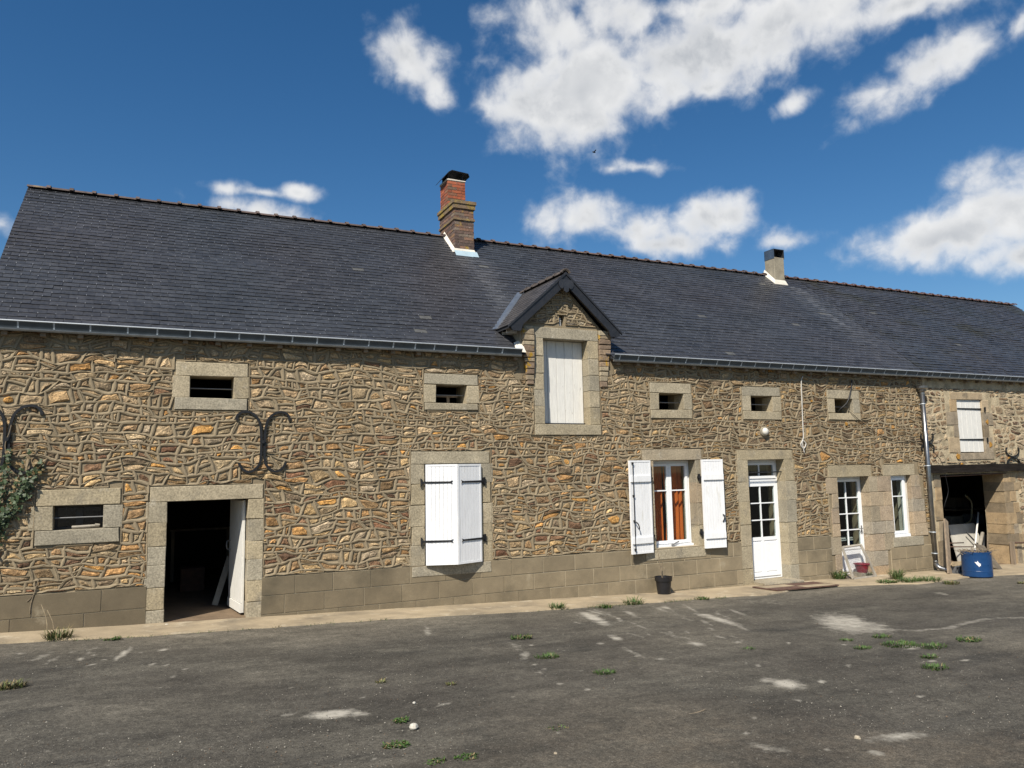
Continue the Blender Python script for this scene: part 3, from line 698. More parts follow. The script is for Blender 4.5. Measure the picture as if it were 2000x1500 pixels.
# rotted oak beam over the barn doorway, iron rail beneath
m = MB(); m.smooth = False
for i in range(26):
    x0 = XS - .1 + i * .2; x1 = x0 + .2; j = lambda x, k: .03 * noise.noise((x * 2.3, k, 0)) + .02 * noise.noise((x * 6, k, 3))
    b = m.pts([(x, yy + j(x, k), zz2 + j(x, k + 9)) for x in (x0, x1) for k, (yy, zz2) in enumerate(((-.12, o_[3] + .05), (.5, o_[3] + .05), (.5, o_[3] + .25), (-.10, o_[3] + .235)))])
    for q in range(4): w = (q + 1) % 4; m.f.append((b + q, b + w, b + 4 + w, b + 4 + q))
    if i in (0, 25): m.f.append((b, b + 1, b + 2, b + 3) if i == 0 else (b + 7, b + 6, b + 5, b + 4))
m.build('oak_beam', 'beam', barn)
m = MB(); m.box(o_[0] - .05, o_[1] + .05, .06, .5, o_[3] - .02, o_[3] + .049); m.build('inner_lintel', 'beam', barn)
m = MB(); m.tube([(o_[0] - .03, -.03, o_[3] - .03), (o_[1] + .1, -.03, o_[3] + .0)], .016, 8); m.build('door_rail', 'rust', barn)

# ------------------------------------------------------------------ slate roofs
def rp(x, s, n): return (x, YE + s * C40 - n * S40, ZE + s * S40 + n * C40)
LS = (YR - YE) / C40
def deck(x0, x1, parent, cut=None):
    m = MB(); P = [(YE + .09, ZE + .0), (YE + .03, ZE - .005), (YR, ZR - .005), (DEPTH - YE, ZE - .005), (DEPTH - YE, ZE - .13), (YR, ZR - .14)]
    m.M = Matrix(((0, 1, 0, 0), (1, 0, 0, 0), (0, 0, 1, 0), (0, 0, 0, 1)))
    if cut:
        m.prism(P, x0, cut[0]); m.prism(P, cut[1], x1)
        yc = .44; Q = [(yc, ZE + (yc - YE) * T40 - .12), (yc, ZE + (yc - YE) * T40 - .005)] + P[2:5] + [(YR, ZR - .14)]
        m.prism(Q, cut[0] + .001, cut[1] - .001)
    else: m.prism(P, x0, x1)
    return m.build('roof', 'deck', parent)
DX0, DX1 = 6.04, 7.86
hroof = deck(XL - .10, XS, house, (DX0, DX1)); broof = deck(XS + .003, XB + .08, barn)
CH1 = (5.95, 6.41); CH2 = (15.5, 15.86)
def slate_col(x, s, old):
    k = .039 * (1 + .16 * noise.noise((x * .7, s * 1.1, 2)) + uni(-.16, .16))
    hue = noise.noise((x * .5, s * .5, 8))
    c = [k * (1.0 + .10 * hue), k * (1.05 + .0 * hue), k * (1.19 - .05 * hue)]
    if rnd() < .03: k = uni(.75, .9); c = [v * k for v in c]
    if rnd() < .003: c = [.085, .085, .08]
    st = 0
    for a, b, top in ((CH1[0] - .15, CH1[1] + .35, 3.9), (CH2[0] - .2, CH2[1] + 1.0, 4.3)):
        t = (x - a) / (b - a)
        if 0 < t < 1 and s < top:
            st = max(st, math.sin(math.pi * t) * (.45 + .75 * noise.noise((x * 9, s * .6, 4)) + .2 * uni(-1, 1)) * (.35 + .65 * s / top))
    if old:
        mo = noise.noise((x * .9, s * 1.3, 14)) + .3 * noise.noise((x * 4, s * 5, 15))
        if mo > .12: q = min(1, (mo - .12) * 2.2); c = [c[0] * (1 - .1 * q), c[1] * (1 - .15 * q), c[2] * (1 - .4 * q)]
    c = [v + max(0, st) * .055 for v in c]; return tuple(c)
def slates(x0, x1, parent, old, skip):
    items = []; k = 0; g = .126; w = .222
    while k * g < LS - .06:
        s0 = k * g; x = x0 - (w / 2 if k % 2 else 0)
        while x < x1 - .02:
            a, b = max(x, x0), min(x + w, x1)
            if b - a > .05 and not skip((a + b) / 2, s0): items.append((a + uni(.0, .0025), b - uni(.0015, .004), s0 + uni(-.004, .004)))
            x += w
        k += 1
    def add(m, it):
        a, b, s0 = it; s1 = min(s0 + .25, LS); wv = .016 * noise.noise((a * .55, s0 * .8, 40)) + .006 * noise.noise((a * 2.1, s0 * 2.7, 41))
        t = uni(0, .004) if not old else uni(0, .011); lo = .021 + wv + t; hi = .004 + wv
        m.col = slate_col((a + b) / 2, s0, old); e = uni(-.002, .002)
        b0 = m.pts([rp(a, s0 + e, lo), rp(b, s0 - e, lo + uni(-.002, .002)), rp(b, s1, hi), rp(a, s1, hi), rp(a, s0 + e, lo - .007), rp(b, s0 - e, lo - .007), rp(b, s1, hi - .006), rp(a, s1, hi - .006)])
        m.f += [tuple(b0 + i for i in q) for q in ((0, 1, 2, 3), (4, 5, 1, 0), (5, 6, 2, 1), (7, 4, 0, 3))]
    # the ones that show largest (nearest the camera) are objects of their own
    items.sort(key=lambda it: (Vector(rp((it[0] + it[1]) / 2, it[2], 0)) - CAM).length + (0 if rp(it[0], 0, 0)[0] > -1.75 else 3) - .0 * it[2])
    rest = MB()
    for i, it in enumerate(items):
        if i < 300: m = MB(); add(m, it); m.build('slate', 'slate', parent)
        else: add(rest, it)
    rest.build('roof_slates', 'slate', parent, 'stuff')
    hk = MB()
    for a, b, s0 in items:
        if rnd() < .7:
            x = (a + b) / 2 + uni(-.006, .006); L_ = uni(.012, .022); b0 = hk.pts([rp(x - .0026, s0 - .006, .020), rp(x + .0026, s0 - .006, .020), rp(x + .0026, s0 + L_, .026), rp(x - .0026, s0 + L_, .026), rp(x - .0026, s0 - .006, .008), rp(x + .0026, s0 - .006, .008)])
            hk.f += [(b0, b0 + 1, b0 + 2, b0 + 3), (b0 + 4, b0 + 5, b0 + 1, b0)]
    hk.build('slate_hooks', 'zinc_hook', parent, 'stuff')
mk('zinc_shaded', (.075, .088, .096), .5, .2, 5, bump=.1, metal=.2)  # gutter face: shade from its downward tilt put into the zinc colour
mk('strap', (.46, .50, .53), .45, .1, bump=0, metal=.3)  # lighter than the gutter zinc: light caught by the straps' facing, put into colour
mk('zinc_hook', (.42, .43, .44), .35, 0, bump=0, metal=.6)
DZ0, DZR, DXC = 4.66, 5.70, 6.87       # dormer eave, ridge, centre
def in_dormer(x, s):
    z = ZE + s * S40
    if z > DZR - .1: return False
    hw = 1.16 * (DZR - max(z, DZ0)) / (DZR - DZ0)
    if abs(x - DXC) < (hw - .18 if z > DZ0 else (.93 if s < .36 else .86)): return True
    return False
def chim(x, s):
    y = YE + s * C40
    return (CH1[0] + .08 < x < CH1[1] - .08 and y > 3.2) or (CH2[0] + .08 < x < CH2[1] - .08 and y > 3.45)
slates(XL - .12, XS, hroof, False, lambda x, s: in_dormer(x, s) or chim(x, s))
slates(XS + .002, XB + .1, broof, True, lambda x, s: False)
# back slope
for par, a, b in ((hroof, XL - .1, XS), (broof, XS + .003, XB + .08)):
    m = MB(); m.col = (.034, .036, .042); m.poly([(b, DEPTH - YE + .02, ZE), (a, DEPTH - YE + .02, ZE), (a, YR, ZR + .012), (b, YR, ZR + .012)]); m.build('back_slope', 'slate', par)
# ridge tiles: half round with a collar
def ridge(x0, x1, parent, n, col):
    L_ = (x1 - x0) / n
    for i in range(n):
        a = x0 + i * L_; m = MB(); m.smooth = False; m.col = shade(col, .18); dz = .012 * noise.noise((a * .8, 0, 0)); r = .105
        for (p, q, rr) in ((a, a + L_ - .052, r), (a + L_ - .06, a + L_ + .006, r + .034)):
            N_ = 9; ids = []
            for x in (p, q): ids.append([m.pts([(x, YR + s * math.sin(t) * (rr + e) , ZR - .035 + dz + math.cos(t) * (rr + e) * .8) for e in (0, -.018)]) for k in range(N_) for t in [(-1.25 + 2.5 * k / (N_ - 1))] for s in [1]])
            for k in range(N_ - 1):
                A, B, C_, D = ids[0][k], ids[0][k + 1], ids[1][k + 1], ids[1][k]
                m.f += [(A, B, C_, D), (A + 1, D + 1, C_ + 1, B + 1), (A, A + 1, B + 1, B), (D, C_, C_ + 1, D + 1)]
        m.build('ridge_tile', 'ridge', parent)
ridge(XL - .13, CH1[0] - .02, hroof, 22, (.085, .062, .055)); ridge(CH1[1] + .02, CH2[0] - .02, hroof, 25, (.09, .06, .05)); ridge(CH2[1] + .02, XS - .005, hroof, 2, (.095, .055, .045)); ridge(XS, XB + .1, broof, 26, (.10, .055, .042))
m = MB(); m.box(XL - .125, XL + .12, YR - .115, YR - .02, ZR - .16, ZR - .10); m.build('mortar_fillet', 'lime', hroof)

# zinc gutter lying on the eave, with its straps
def gutter(x0, x1, parent, sp):
    zb = ZE - .055; m = MB(); F = [(YE - .015, zb), (YE - .030, zb + .018), (YE - .034, zb + .034), (YE + .02, zb + .034), (YE + .02, zb + .0)]
    m.M = Matrix(((0, 1, 0, 0), (1, 0, 0, 0), (0, 0, 1, 0), (0, 0, 0, 1))); m.prism(F, x0, x1)
    g = m.build('gutter', 'zinc', parent)
    m = MB(); m.M = Matrix(((0, 1, 0, 0), (1, 0, 0, 0), (0, 0, 1, 0), (0, 0, 0, 1))); m.prism([(YE - .004, zb + .0345), (YE - .060, zb + .125), (YE - .054, zb + .128), (YE + .02, zb + .05), (YE + .02, zb + .0345)], x0 + .001, x1 - .001); m.build('gutter_face', 'zinc_shaded', g)
    m = MB(); m.tube([(x0, YE - .06, zb + .13), ((x0 + x1) / 2, YE - .06, zb + .131), (x1, YE - .06, zb + .13)], .010, 8); m.build('rolled_edge', 'strap', g)
    m0 = MB(); t = Vector((0, -.056, .089)).normalized()
    m0.poly([(-.011, YE - .008, zb + .03), (.011, YE - .008, zb + .03), (.011, YE - .068, zb + .136), (-.011, YE - .068, zb + .136)])
    m0.poly([(-.011, YE - .068, zb + .136), (.011, YE - .068, zb + .136), (.011, YE - .03, zb + .145), (-.011, YE - .03, zb + .145)])
    m0.poly([(-.012, YE - .04, zb + .037), (.012, YE - .04, zb + .037), (.012, YE - .008, zb + .039), (-.012, YE - .008, zb + .039)])
    me, o = m0.mesh('gutter_strap', 'strap'); x = x0 + .12
    while x < x1 - .05: link('gutter_strap', me, o + Vector((x, 0, 0)), g); x += sp * uni(.82, 1.18)
    return g
gutter(XL - .1, 5.93, house, .40); gutter(7.86, XS + .0, house, .38); gutter(XS + .004, XB, barn, .31)
m0 = MB(); m0.box(-.035, .035, YE + .05, .15, ZE - .105, ZE - .03); me, o = m0.mesh('rafter_end', 'wood')
for par, a, b in ((hroof, XL + .2, 5.9), (hroof, 8.0, XS), (broof, XS + .2, 21.5)):
    x = a
    while x < b: link('rafter_end', me, o + Vector((x, 0, 0)), par); x += .45

# ------------------------------------------------------------------ dormer
def dormer():
    m = MB(); a, b = OP['loftI'][0] - ex, OP['loftI'][1] + ex; zt = OP['loftI'][3] + ex; x0, x1 = 6.02, 7.86
    sl = lambda z: .92 * (5.56 - z) / (5.56 - 4.62)
    m.prism([(x0, 4.221), (a, 4.221), (a, zt), (x0, zt)], 0, .3); m.prism([(b, 4.221), (x1, 4.221), (x1, zt), (b, zt)], 0, .3)
    m.prism([(x0, zt), (x1, zt), (x1, 4.62), (DXC + sl(4.735), 4.735), (DXC - sl(4.735), 4.735), (x0, 4.62)], 0, .3)
    nz = 4.935; nx = (6.80, 6.91)
    m.prism([(DXC - sl(4.735), 4.735), (nx[0], 4.735), (nx[0], nz), (DXC - sl(nz), nz)], 0, .3); m.prism([(nx[1], 4.735), (DXC + sl(4.735), 4.735), (DXC + sl(nz), nz), (nx[1], nz)], 0, .3)
    m.prism([(DXC - sl(nz), nz), (DXC + sl(nz), nz), (DXC, 5.56)], 0, .3); m.box(nx[0] - .001, nx[1] + .001, .12, .28, 4.73, nz + .001)
    d = m.build('dormer', 'mortar', house)
    C = cells(x0, x1, 4.74, 5.6, [[nx[0] - .015, nx[1] + .015, 4.7, nz + .01], ], [(0, -1, -4.755), (.94, .92, .94 * 5.52 * 0 + .94 * DXC + .92 * 5.50), (-.94, .92, -.94 * DXC + .92 * 5.50)], (.09, .15), (.12, .26))
    rubble(C, d, lambda x, z: shade(random.choice(MI + UP[:3]), .15), 'stone', 'joint', .03, .012, True, 80)
    # quoins each side, stepped out over the wall
    for sx, (p, q) in ((-1, (OUT['loftI'][0] - .01, 5.985)), (1, (OUT['loftI'][1] + .01, 7.90))):
        z = 3.62; i = 0
        while z < 4.60:
            h = uni(.075, .12); w = abs(q - p) * min(1, .55 + .055 * i * uni(.8, 1.2)); e = p + sx * w; mm = MB(); mm.col = shade(random.choice([(.22, .16, .105), (.18, .13, .09), (.27, .215, .145), (.20, .145, .10), (.30, .25, .17)]), .15)
            mm.block(min(p, e), max(p, e), -.05 - .01 * min(i, 4) * (sx < 0), .05, z + .005, z + h - .005, .01, .006); mm.build('quoin', 'quoin', d); z += h; i += 1
    for sx in (-1, 1):
        mm = MB(); mm.col = (.36, .31, .22); xa = OUT['loftI'][0] - .22 if sx < 0 else OUT['loftI'][1] + .01; mm.block(xa, xa + .21, -.06, .1, 4.60, 4.69, .012, .008); mm.build('quoin', 'granite', d)
    m = MB(); m.prism([(6.1, 4.3), (7.64, 4.3), (7.64, 4.7), (DXC, 5.4), (6.1, 4.7)], .301, .33); m.build('inner_board', 'deck', d)
    # cheeks
    for xx in (6.0, 7.80):
        m = MB(); m.M = Matrix(((0, 1, 0, 0), (1, 0, 0, 0), (0, 0, 1, 0), (0, 0, 0, 1))); m.prism([(.31, 4.1), (.31, 4.72), (.6, 4.72), (.9, 4.72), (.5, 4.3)], xx, xx + .08); m.build('cheek', 'mortar', d)
        m = MB(); m.M = Matrix(((0, 1, 0, 0), (1, 0, 0, 0), (0, 0, 1, 0), (0, 0, 0, 1))); m.prism([(-.02, 4.2), (-.02, 4.60), (.30, 4.62), (.30, 4.2)], xx - .02 if xx < 7 else xx + .02, xx + .05 if xx < 7 else xx + .09); m.build('cheek', 'cement', d)
    m = MB(); m.poly([(5.84, rp(0, .02, .03)[1], rp(0, .02, .03)[2]), (6.02, rp(0, .0, .03)[1], rp(0, 0, .03)[2]), (6.02, rp(0, .34, .09)[1], rp(0, .34, .09)[2]), (5.90, rp(0, .34, .02)[1], rp(0, .34, .02)[2])]); m.build('mortar_fillet', 'lime', d)
    # roof planes
    yv = lambda z: YE + (z - ZE) / T40           # where the main slope stands at height z
    half = 1.16
    r = MB()
    for sx in (-1, 1):
        E0, E1 = (DXC + sx * half, -.14, DZ0), (DXC + sx * half, yv(DZ0) + .02, DZ0); R1, R0 = (DXC, yv(DZR) + .02, DZR), (DXC, -.14, DZR)
        t = .055; P = [E0, E1, R1, R0]; Q = [(x, y, z - t) for x, y, z in P]; b = r.pts(P + Q); r.f += [(b, b + 1, b + 2, b + 3), (b + 7, b + 6, b + 5, b + 4)] + [(b + i, b + 4 + i, b + 4 + (i + 1) % 4, b + (i + 1) % 4) for i in range(4)]
    dr = r.build('dormer_roof', 'deck', house)
    Ld = math.hypot(half, DZR - DZ0); ux, uz = half / Ld, (DZR - DZ0) / Ld; g = .11; w = .2
    for sx in (-1, 1):
        k = 0
        while k * g < Ld - .05:
            s0, s1 = k * g - .015, min(k * g + .2, Ld); z0 = DZ0 + s0 * uz; y = -.165 - (w / 2 if k % 2 else 0); ymax = yv(DZ0 + max(0, s0) * uz) - .02
            while y < ymax:
                a, b = max(y, -.165), min(y + w - .004, ymax)
                if b - a > .03:
                    m = MB(); kx = .056 * uni(.75, 1.25); m.col = (kx * 1.06, kx * .98, kx * .96)
                    f = lambda yy, s, n: (DXC + sx * (half - s * ux + n * uz), yy, DZ0 + s * uz + n * ux)
                    s1b = max(s0 + .05, s1); b0 = m.pts([f(a, s0, .016), f(b, s0, .016), f(b, s1b, .006), f(a, s1b, .006), f(a, s0, .008), f(b, s0, .008), f(b, s1b, .0), f(a, s1b, .0)])
                    m.f += [tuple(b0 + i for i in q) for q in ((0, 1, 2, 3), (4, 5, 1, 0), (5, 6, 2, 1), (7, 4, 0, 3))]
                    m.build('slate', 'slate', dr)
                y += w
            k += 1
    n = 6; y1 = yv(DZR) - .05; L_ = (y1 + .18) / n
    for i in range(n):
        m = MB(); m.col = shade((.075, .062, .055), .15); y = -.18 + i * L_
        for p, q, rr in ((y, y + L_, .085), (y - .01, y + .05, .104)):
            ids = [[m.pts([(DXC + math.sin(t) * (rr - e), yy, DZR - .02 + math.cos(t) * (rr - e)) for e in (0, .02)]) for k in range(9) for t in [-1.35 + 2.7 * k / 8]] for yy in (p, q)]
            for k in range(8):
                A, B, C_, D = ids[0][k], ids[0][k + 1], ids[1][k + 1], ids[1][k]; m.f += [(A, B, C_, D), (A + 1, B + 1, C_ + 1, D + 1), (A, A + 1, B + 1, B), (D, C_, C_ + 1, D + 1)]
        m.build('ridge_tile', 'ridge', dr)
    # slate-clad bargeboards, central plate, zinc valley
    MAT['barge'] = MAT['slate']
    for sx in (-1, 1):
        m = MB(); m.col = (.018, .019, .023); P = [(DXC, DZR - .015), (DXC + sx * (half + .0), DZ0 - .015), (DXC + sx * (half - .06), DZ0 - .10), (DXC + sx * (half - .22), DZ0 - .10), (DXC + sx * (half - .26), DZ0 + .015), (DXC, DZR - .22)]
        if sx > 0: P = P[::-1]
        m.prism(P, -.172, -.135); m.build('bargeboard', 'slate', dr)
        m = MB(); m.col = (.022, .023, .027); P = [(DXC, DZR + .02), (DXC + sx * (half + .03), DZ0 - .01), (DXC + sx * (half + .03), DZ0 - .05), (DXC, DZR - .03)]
        if sx > 0: P = P[::-1]
        m.prism(P, -.19, -.15); m.build('verge_strip', 'slate', dr)
        m = MB(); e = .03; P = [(DXC, DZR - .06), (DXC + sx * half, DZ0 - .06), (DXC + sx * (half - .05), DZ0 - .09), (DXC, DZR - .10)]
        if sx > 0: P = P[::-1]
        m.prism(P, -.134, .02); m.build('soffit', 'soffit', dr)
        v0, v1 = Vector((DXC + sx * (half + .01), yv(DZ0) + .0, DZ0)), Vector((DXC + sx * .02, yv(DZR) + .0, DZR + .02)); m = MB(); up = Vector((0, -S40, C40)) * .035; sd_ = Vector((sx * .08, 0, 0)); dn = Vector((-sx * .03, -.085, 0))
        m.poly([v0 + up, v0 + up + sd_ - up * .6, v1 + up + sd_ - up * .6, v1 + up][::sx]); m.poly([v0 + up, v1 + up, v1 + up * .8 + dn, v0 + up * .8 + dn][::sx]); m.build('valley_flashing', 'zinc', dr)
    m = MB(); m.col = (.026, .028, .034); c = DXC; m.prism([(c - .15, 5.57), (c - .16, 5.47), (c - .13, 5.41), (c - .08, 5.40), (c - .055, 5.43), (c - .05, 5.36), (c, 5.33), (c + .05, 5.36), (c + .055, 5.43), (c + .08, 5.40), (c + .13, 5.41), (c + .16, 5.47), (c + .15, 5.57)], -.187, -.1725); m.build('apex_plate', 'slate', dr)
    for yy in (.0, .18): 
        m = MB(); m.box(5.78, 6.0, yy + .1, yy + .15, 4.56, 4.61); m.build('rafter_end', 'lime', dr)
    # little figure in the niche
    m = MB(); m.smooth = True; x, y, z = 6.855, .07, 4.737; prof = [(.022, 0), (.026, .01), (.024, .04), (.020, .08), (.023, .105), (.018, .120), (.009, .128), (.014, .138), (.015, .150), (.009, .162), (.002, .165)]
    m.lathe(prof, (x, y, z), 14, 1, .8); m.tube([(x - .018, y - .004, z + .11), (x - .012, y - .022, z + .095), (x, y - .026, z + .105)], .006, 6); m.tube([(x + .018, y - .004, z + .11), (x + .012, y - .022, z + .095), (x, y - .026, z + .105)], .006, 6)
    tag(m.build('figurine', 'white_glaze'), 'tiny white robed figurine standing in the small niche of the dormer gable', 'figurine')
dormer()

# ------------------------------------------------------------------ chimneys
def brickwork(x0, x1, y0, y1, z0, z1, parent, mat, pal, h=.068, l=.225, zcut=None):
    # courses of single bricks round a mortar core; zcut(y): height of the roof, nothing below it
    r = 0; z = z0
    while z + h <= z1 + .02:
        off = l / 2 if r % 2 else 0
        for side in range(4):
            a, b = (x0, x1) if side in (0, 2) else (y0, y1)
            p = a - off * (1 if side in (0, 2) else .6)
            while p < b - .01:
                u, v = max(p, a), min(p + l, b)
                if v - u > .035:
                    e = uni(-.002, .005); m = MB(); m.col = shade(random.choice(pal), .22); g = .006
                    if side == 0: bx = (u + g, v - g, y0 - e, y0 + .03)
                    elif side == 2: bx = (u + g, v - g, y1 - .03, y1 + e)
                    elif side == 1: bx = (x1 - .03, x1 + e, u + g, v - g)
                    else: bx = (x0 - e, x0 + .03, u + g, v - g)
                    if zcut is None or z + h > zcut((bx[2] + bx[3]) / 2) - .02:
                        m.box(*bx, z + g * .8, z + h - g * .8); m.build('brick', mat, parent)
                p += l
        z += h; r += 1
def chimney1():
    Y0 = 3.08; x0, x1 = CH1; zr = lambda y: ZE + (y - YE) * T40 if y < YR else ZE + (2 * YR - YE - y) * T40
    Y1 = Yof(859, 440, x0); Y1 = min(max(Y1, Y0 + .6), Y0 + 1.25)
    zt = W(905, 394, Y0).z; zc = W(905, 408, Y0).z; zb2 = W(905, 428, Y0).z; zb1 = W(905, 417, Y0).z
    m = MB(); m.box(x0 + .008, x1 - .008, Y0 + .008, Y1 - .008, zr(Y0) - .4, zt); ch = m.build('chimney', 'cement', house)
    pal = [(.15, .085, .06), (.12, .08, .065), (.19, .11, .075), (.10, .07, .06), (.17, .13, .10)]
    brickwork(x0, x1, Y0, Y1, zr(Y0) - .1, zt - .02, ch, 'brick', pal, zcut=zr)
    # corbel bands
    for za, zb, e in ((zb2 - .03, zb2 + .02, .022), (zc, zt - .06, .03), (zt - .06, zt + .012, .05)):
        m = MB(); n = 5
        m.box(x0 - e, x1 + e, Y0 - e, Y1 + e, za, zb); m.build('corbel_course', 'corbel', ch)
    ux0, ux1 = x0 + .012, x1 - .012; uy0 = Yof(874, 380, ux0); uy0 = min(max(uy0, Y0 + .08), Y0 + .7); uy1 = min(max(Yof(858, 380, ux0), uy0 + .35), Y1 - .02)
    zt2 = W(892, 354.5, uy0).z
    m = MB(); m.box(ux0 + .008, ux1 - .008, uy0 + .008, uy1 - .008, zt, zt2); core = m.build('flue_stack', 'cement', ch) if False else m.build('flue_stack', 'cement', house)
    brickwork(ux0, ux1, uy0, uy1, zt + .012, zt2, core, 'red_brick', [(.30, .085, .04), (.25, .075, .04), (.19, .07, .045), (.33, .10, .05), (.15, .10, .07), (.21, .10, .06)])
    m = MB(); m.block(ux0 - .01, ux1 + .01, uy0 - .01, uy1 + .01, zt2 + .002, zt2 + .04, .01, .006); m.build('flaunching', 'lime', core)
    # bent sheet-metal cowl, tipped towards the left
    m = MB(); m.smooth = False; zc_ = zt2 + .04
    for k in range(6):
        y = uy0 - .06 + k * 0
    t = .012; P = [(ux0 - .10, zc_ + .0), (ux0 + .02, zc_ + .15), (ux0 + .10, zc_ + .20), (ux1 + .06, zc_ + .17), (ux1 + .09, zc_ + .10)]
    pts0 = P + [(x, z - t) for x, z in reversed(P)]
    m.prism(pts0, uy0 - .05, uy1 + .04); m.build('cowl', 'iron', core)
    for xx in (ux0 + .04, ux1 - .05):
        m = MB(); m.box(xx - .012, xx + .012, uy0 + .05, uy1 - .05, zc_ - .01, zc_ + .145); m.build('cowl_leg', 'iron', core)
    # lime fillet and zinc apron
    m = MB(); n = .03
    m.poly([(x0 - .06, Y0 - .05, zr(Y0) - .02), (x0 - .004, Y0 - .004, zr(Y0) + .10), (x0 - .004, YR, ZR + .13), (x0 - .06, YR, ZR + .04)]); m.poly([(x0 - .06, Y0 - .05, zr(Y0) - .0), (x1 + .03, Y0 - .05, zr(Y0) - .0), (x1 + .004, Y0 - .006, zr(Y0) + .10), (x0 - .006, Y0 - .006, zr(Y0) + .10)]); m.build('lime_fillet', 'lime', ch)
    m = MB(); m.poly([(x0 - .03, Y0 - .16, zr(Y0 - .16) + .035), (x1 + .05, Y0 - .16, zr(Y0 - .16) + .035), (x1 + .05, Y0 - .04, zr(Y0) + .045), (x0 - .03, Y0 - .04, zr(Y0) + .045)]); m.poly([(x0 - .03, Y0 - .16, zr(Y0 - .16) + .02), (x1 + .05, Y0 - .16, zr(Y0 - .16) + .02), (x1 + .05, Y0 - .16, zr(Y0 - .16) + .035), (x0 - .03, Y0 - .16, zr(Y0 - .16) + .035)]); m.build('apron_flashing', 'zinc_pale', ch)
mk('corbel', (.17, .12, .075), .9, .35, 14, .25, 50, .8, 40, .01, tint=(.27, .19, .04), tt=(.5, .6), ts=4)
mk('zinc_pale', (.42, .55, .62), .5, .1, 4, 0, 60, .1, metal=.3)
chimney1()
def chimney2():
    Y0 = 3.32; x0, x1 = CH2; zr = ZE + (Y0 - YE) * T40; Y1 = min(max(Yof(1496, 520, x0), Y0 + .35), Y0 + .7)
    zt = W(1524, 503, Y0).z; zm = W(1522, 488, Y0).z
    m = MB(); m.block(x0, x1, Y0, Y1, zr - .3, zt, .012, .006); ch = m.build('chimney', 'cement', house)
    m = MB(); m.box(x0 - .006, x1 + .006, Y0 + .0, Y1, zt - .03, zt + .0); 
    b = MB()
    for (a1, b1, c1, d1) in ((x0 - .01, x0 + .0, Y0 - .01, Y1), (x1 - .0, x1 + .01, Y0 - .01, Y1), (x0 - .01, x1 + .01, Y1 - .01, Y1)): b.box(a1, b1, c1, d1, zt - .04, zm)
    b.box(x0 - .012, x1 + .012, Y0 - .012, Y1 + .002, zm + .001, zm + .012); b.build('cowl', 'zinc_pipe', ch)
    m = MB(); m.box(x0 + .03, x1 - .03, Y0 + .25, Y0 + .27, zt, zm); m.build('cowl_baffle', 'iron', ch)
    m = MB(); m.poly([(x0 - .07, Y0 - .06, zr - .02), (x0 - .004, Y0 - .004, zr + .12), (x0 - .004, YR, ZR + .17), (x0 - .07, YR, ZR + .03)]); m.poly([(x0 - .07, Y0 - .06, zr - .02), (x1 + .05, Y0 - .06, zr - .02), (x1 + .002, Y0 - .006, zr + .12), (x0 - .004, Y0 - .006, zr + .12)]); m.build('lime_fillet', 'lime', ch)
chimney2()

# ------------------------------------------------------------------ joinery of the farmhouse
def frameM(x, y, ang):
    # local u along the leaf, w outwards, v up
    c, s_ = math.cos(ang), math.sin(ang)
    return lambda flip=1: Matrix(((c, flip * s_, 0, x), (s_, -flip * c, 0, y), (0, 0, 1, 0), (0, 0, 0, 1)))
def bars(): 
    for k in ('ventA', 'ventB', 'ventC', 'ventD', 'ventE', 'lowF'):
        o = OP[k]; z = o[2] + (o[3] - o[2]) * (.47 if k != 'lowF' else .5); y = .13 if k != 'lowF' else .07
        m = MB(); m.tube([(o[0] - .03, y, z), (o[1] + .03, y, z)], .009, 8); m.build('window_bar', 'steel_bar', house)
    o = OP['ventB']; m = MB(); m.box(o[0] + .05, o[1] - .08, .22, .25, o[2] + .12, o[2] + .15); m.box(o[0] + .28, o[0] + .33, .22, .25, o[2] - .05, o[2] + .12); m.build('inner_batten', 'wood', house)
    o = OP['lowF']; m = MB(); y0, y1 = .20, .245; f = .035; cx = (o[0] + o[1]) / 2
    for a in ((o[0], o[1], o[2], o[2] + f), (o[0], o[1], o[3] - f, o[3]), (o[0], o[0] + f, o[2] + f, o[3] - f), (o[1] - f, o[1], o[2] + f, o[3] - f), (cx - .045, cx + .045, o[2] + f, o[3] - f)): m.box(a[0] + .002, a[1] - .002, y0, y1, a[2] + .002, a[3] - .002)
    w = m.build('window', 'grey_dark', house)
    for a, b in ((o[0] + f, cx - .045), (cx + .045, o[1] - f)): m = MB(); m.box(a, b, .221, .225, o[2] + f, o[3] - f); m.build('pane', 'glass', w)
    m = MB(); P = bez([(o[0] + .22, .08, o[2] + .03), (o[0] + .4, .07, o[2] + .035), (o[0] + .55, .09, o[2] + .04), (o[1] - .1, .08, o[2] + .05)], 5); m.tube(P, .02, 7); tag(m.build('stick', 'grey_wood'), 'short weathered stick lying on the sill of the low barred window', 'stick')
mk('steel_bar', (.20, .20, .20), .5, .2, bump=0, metal=.3); mk('grey_dark', (.045, .042, .038), .8, .3)
bars()
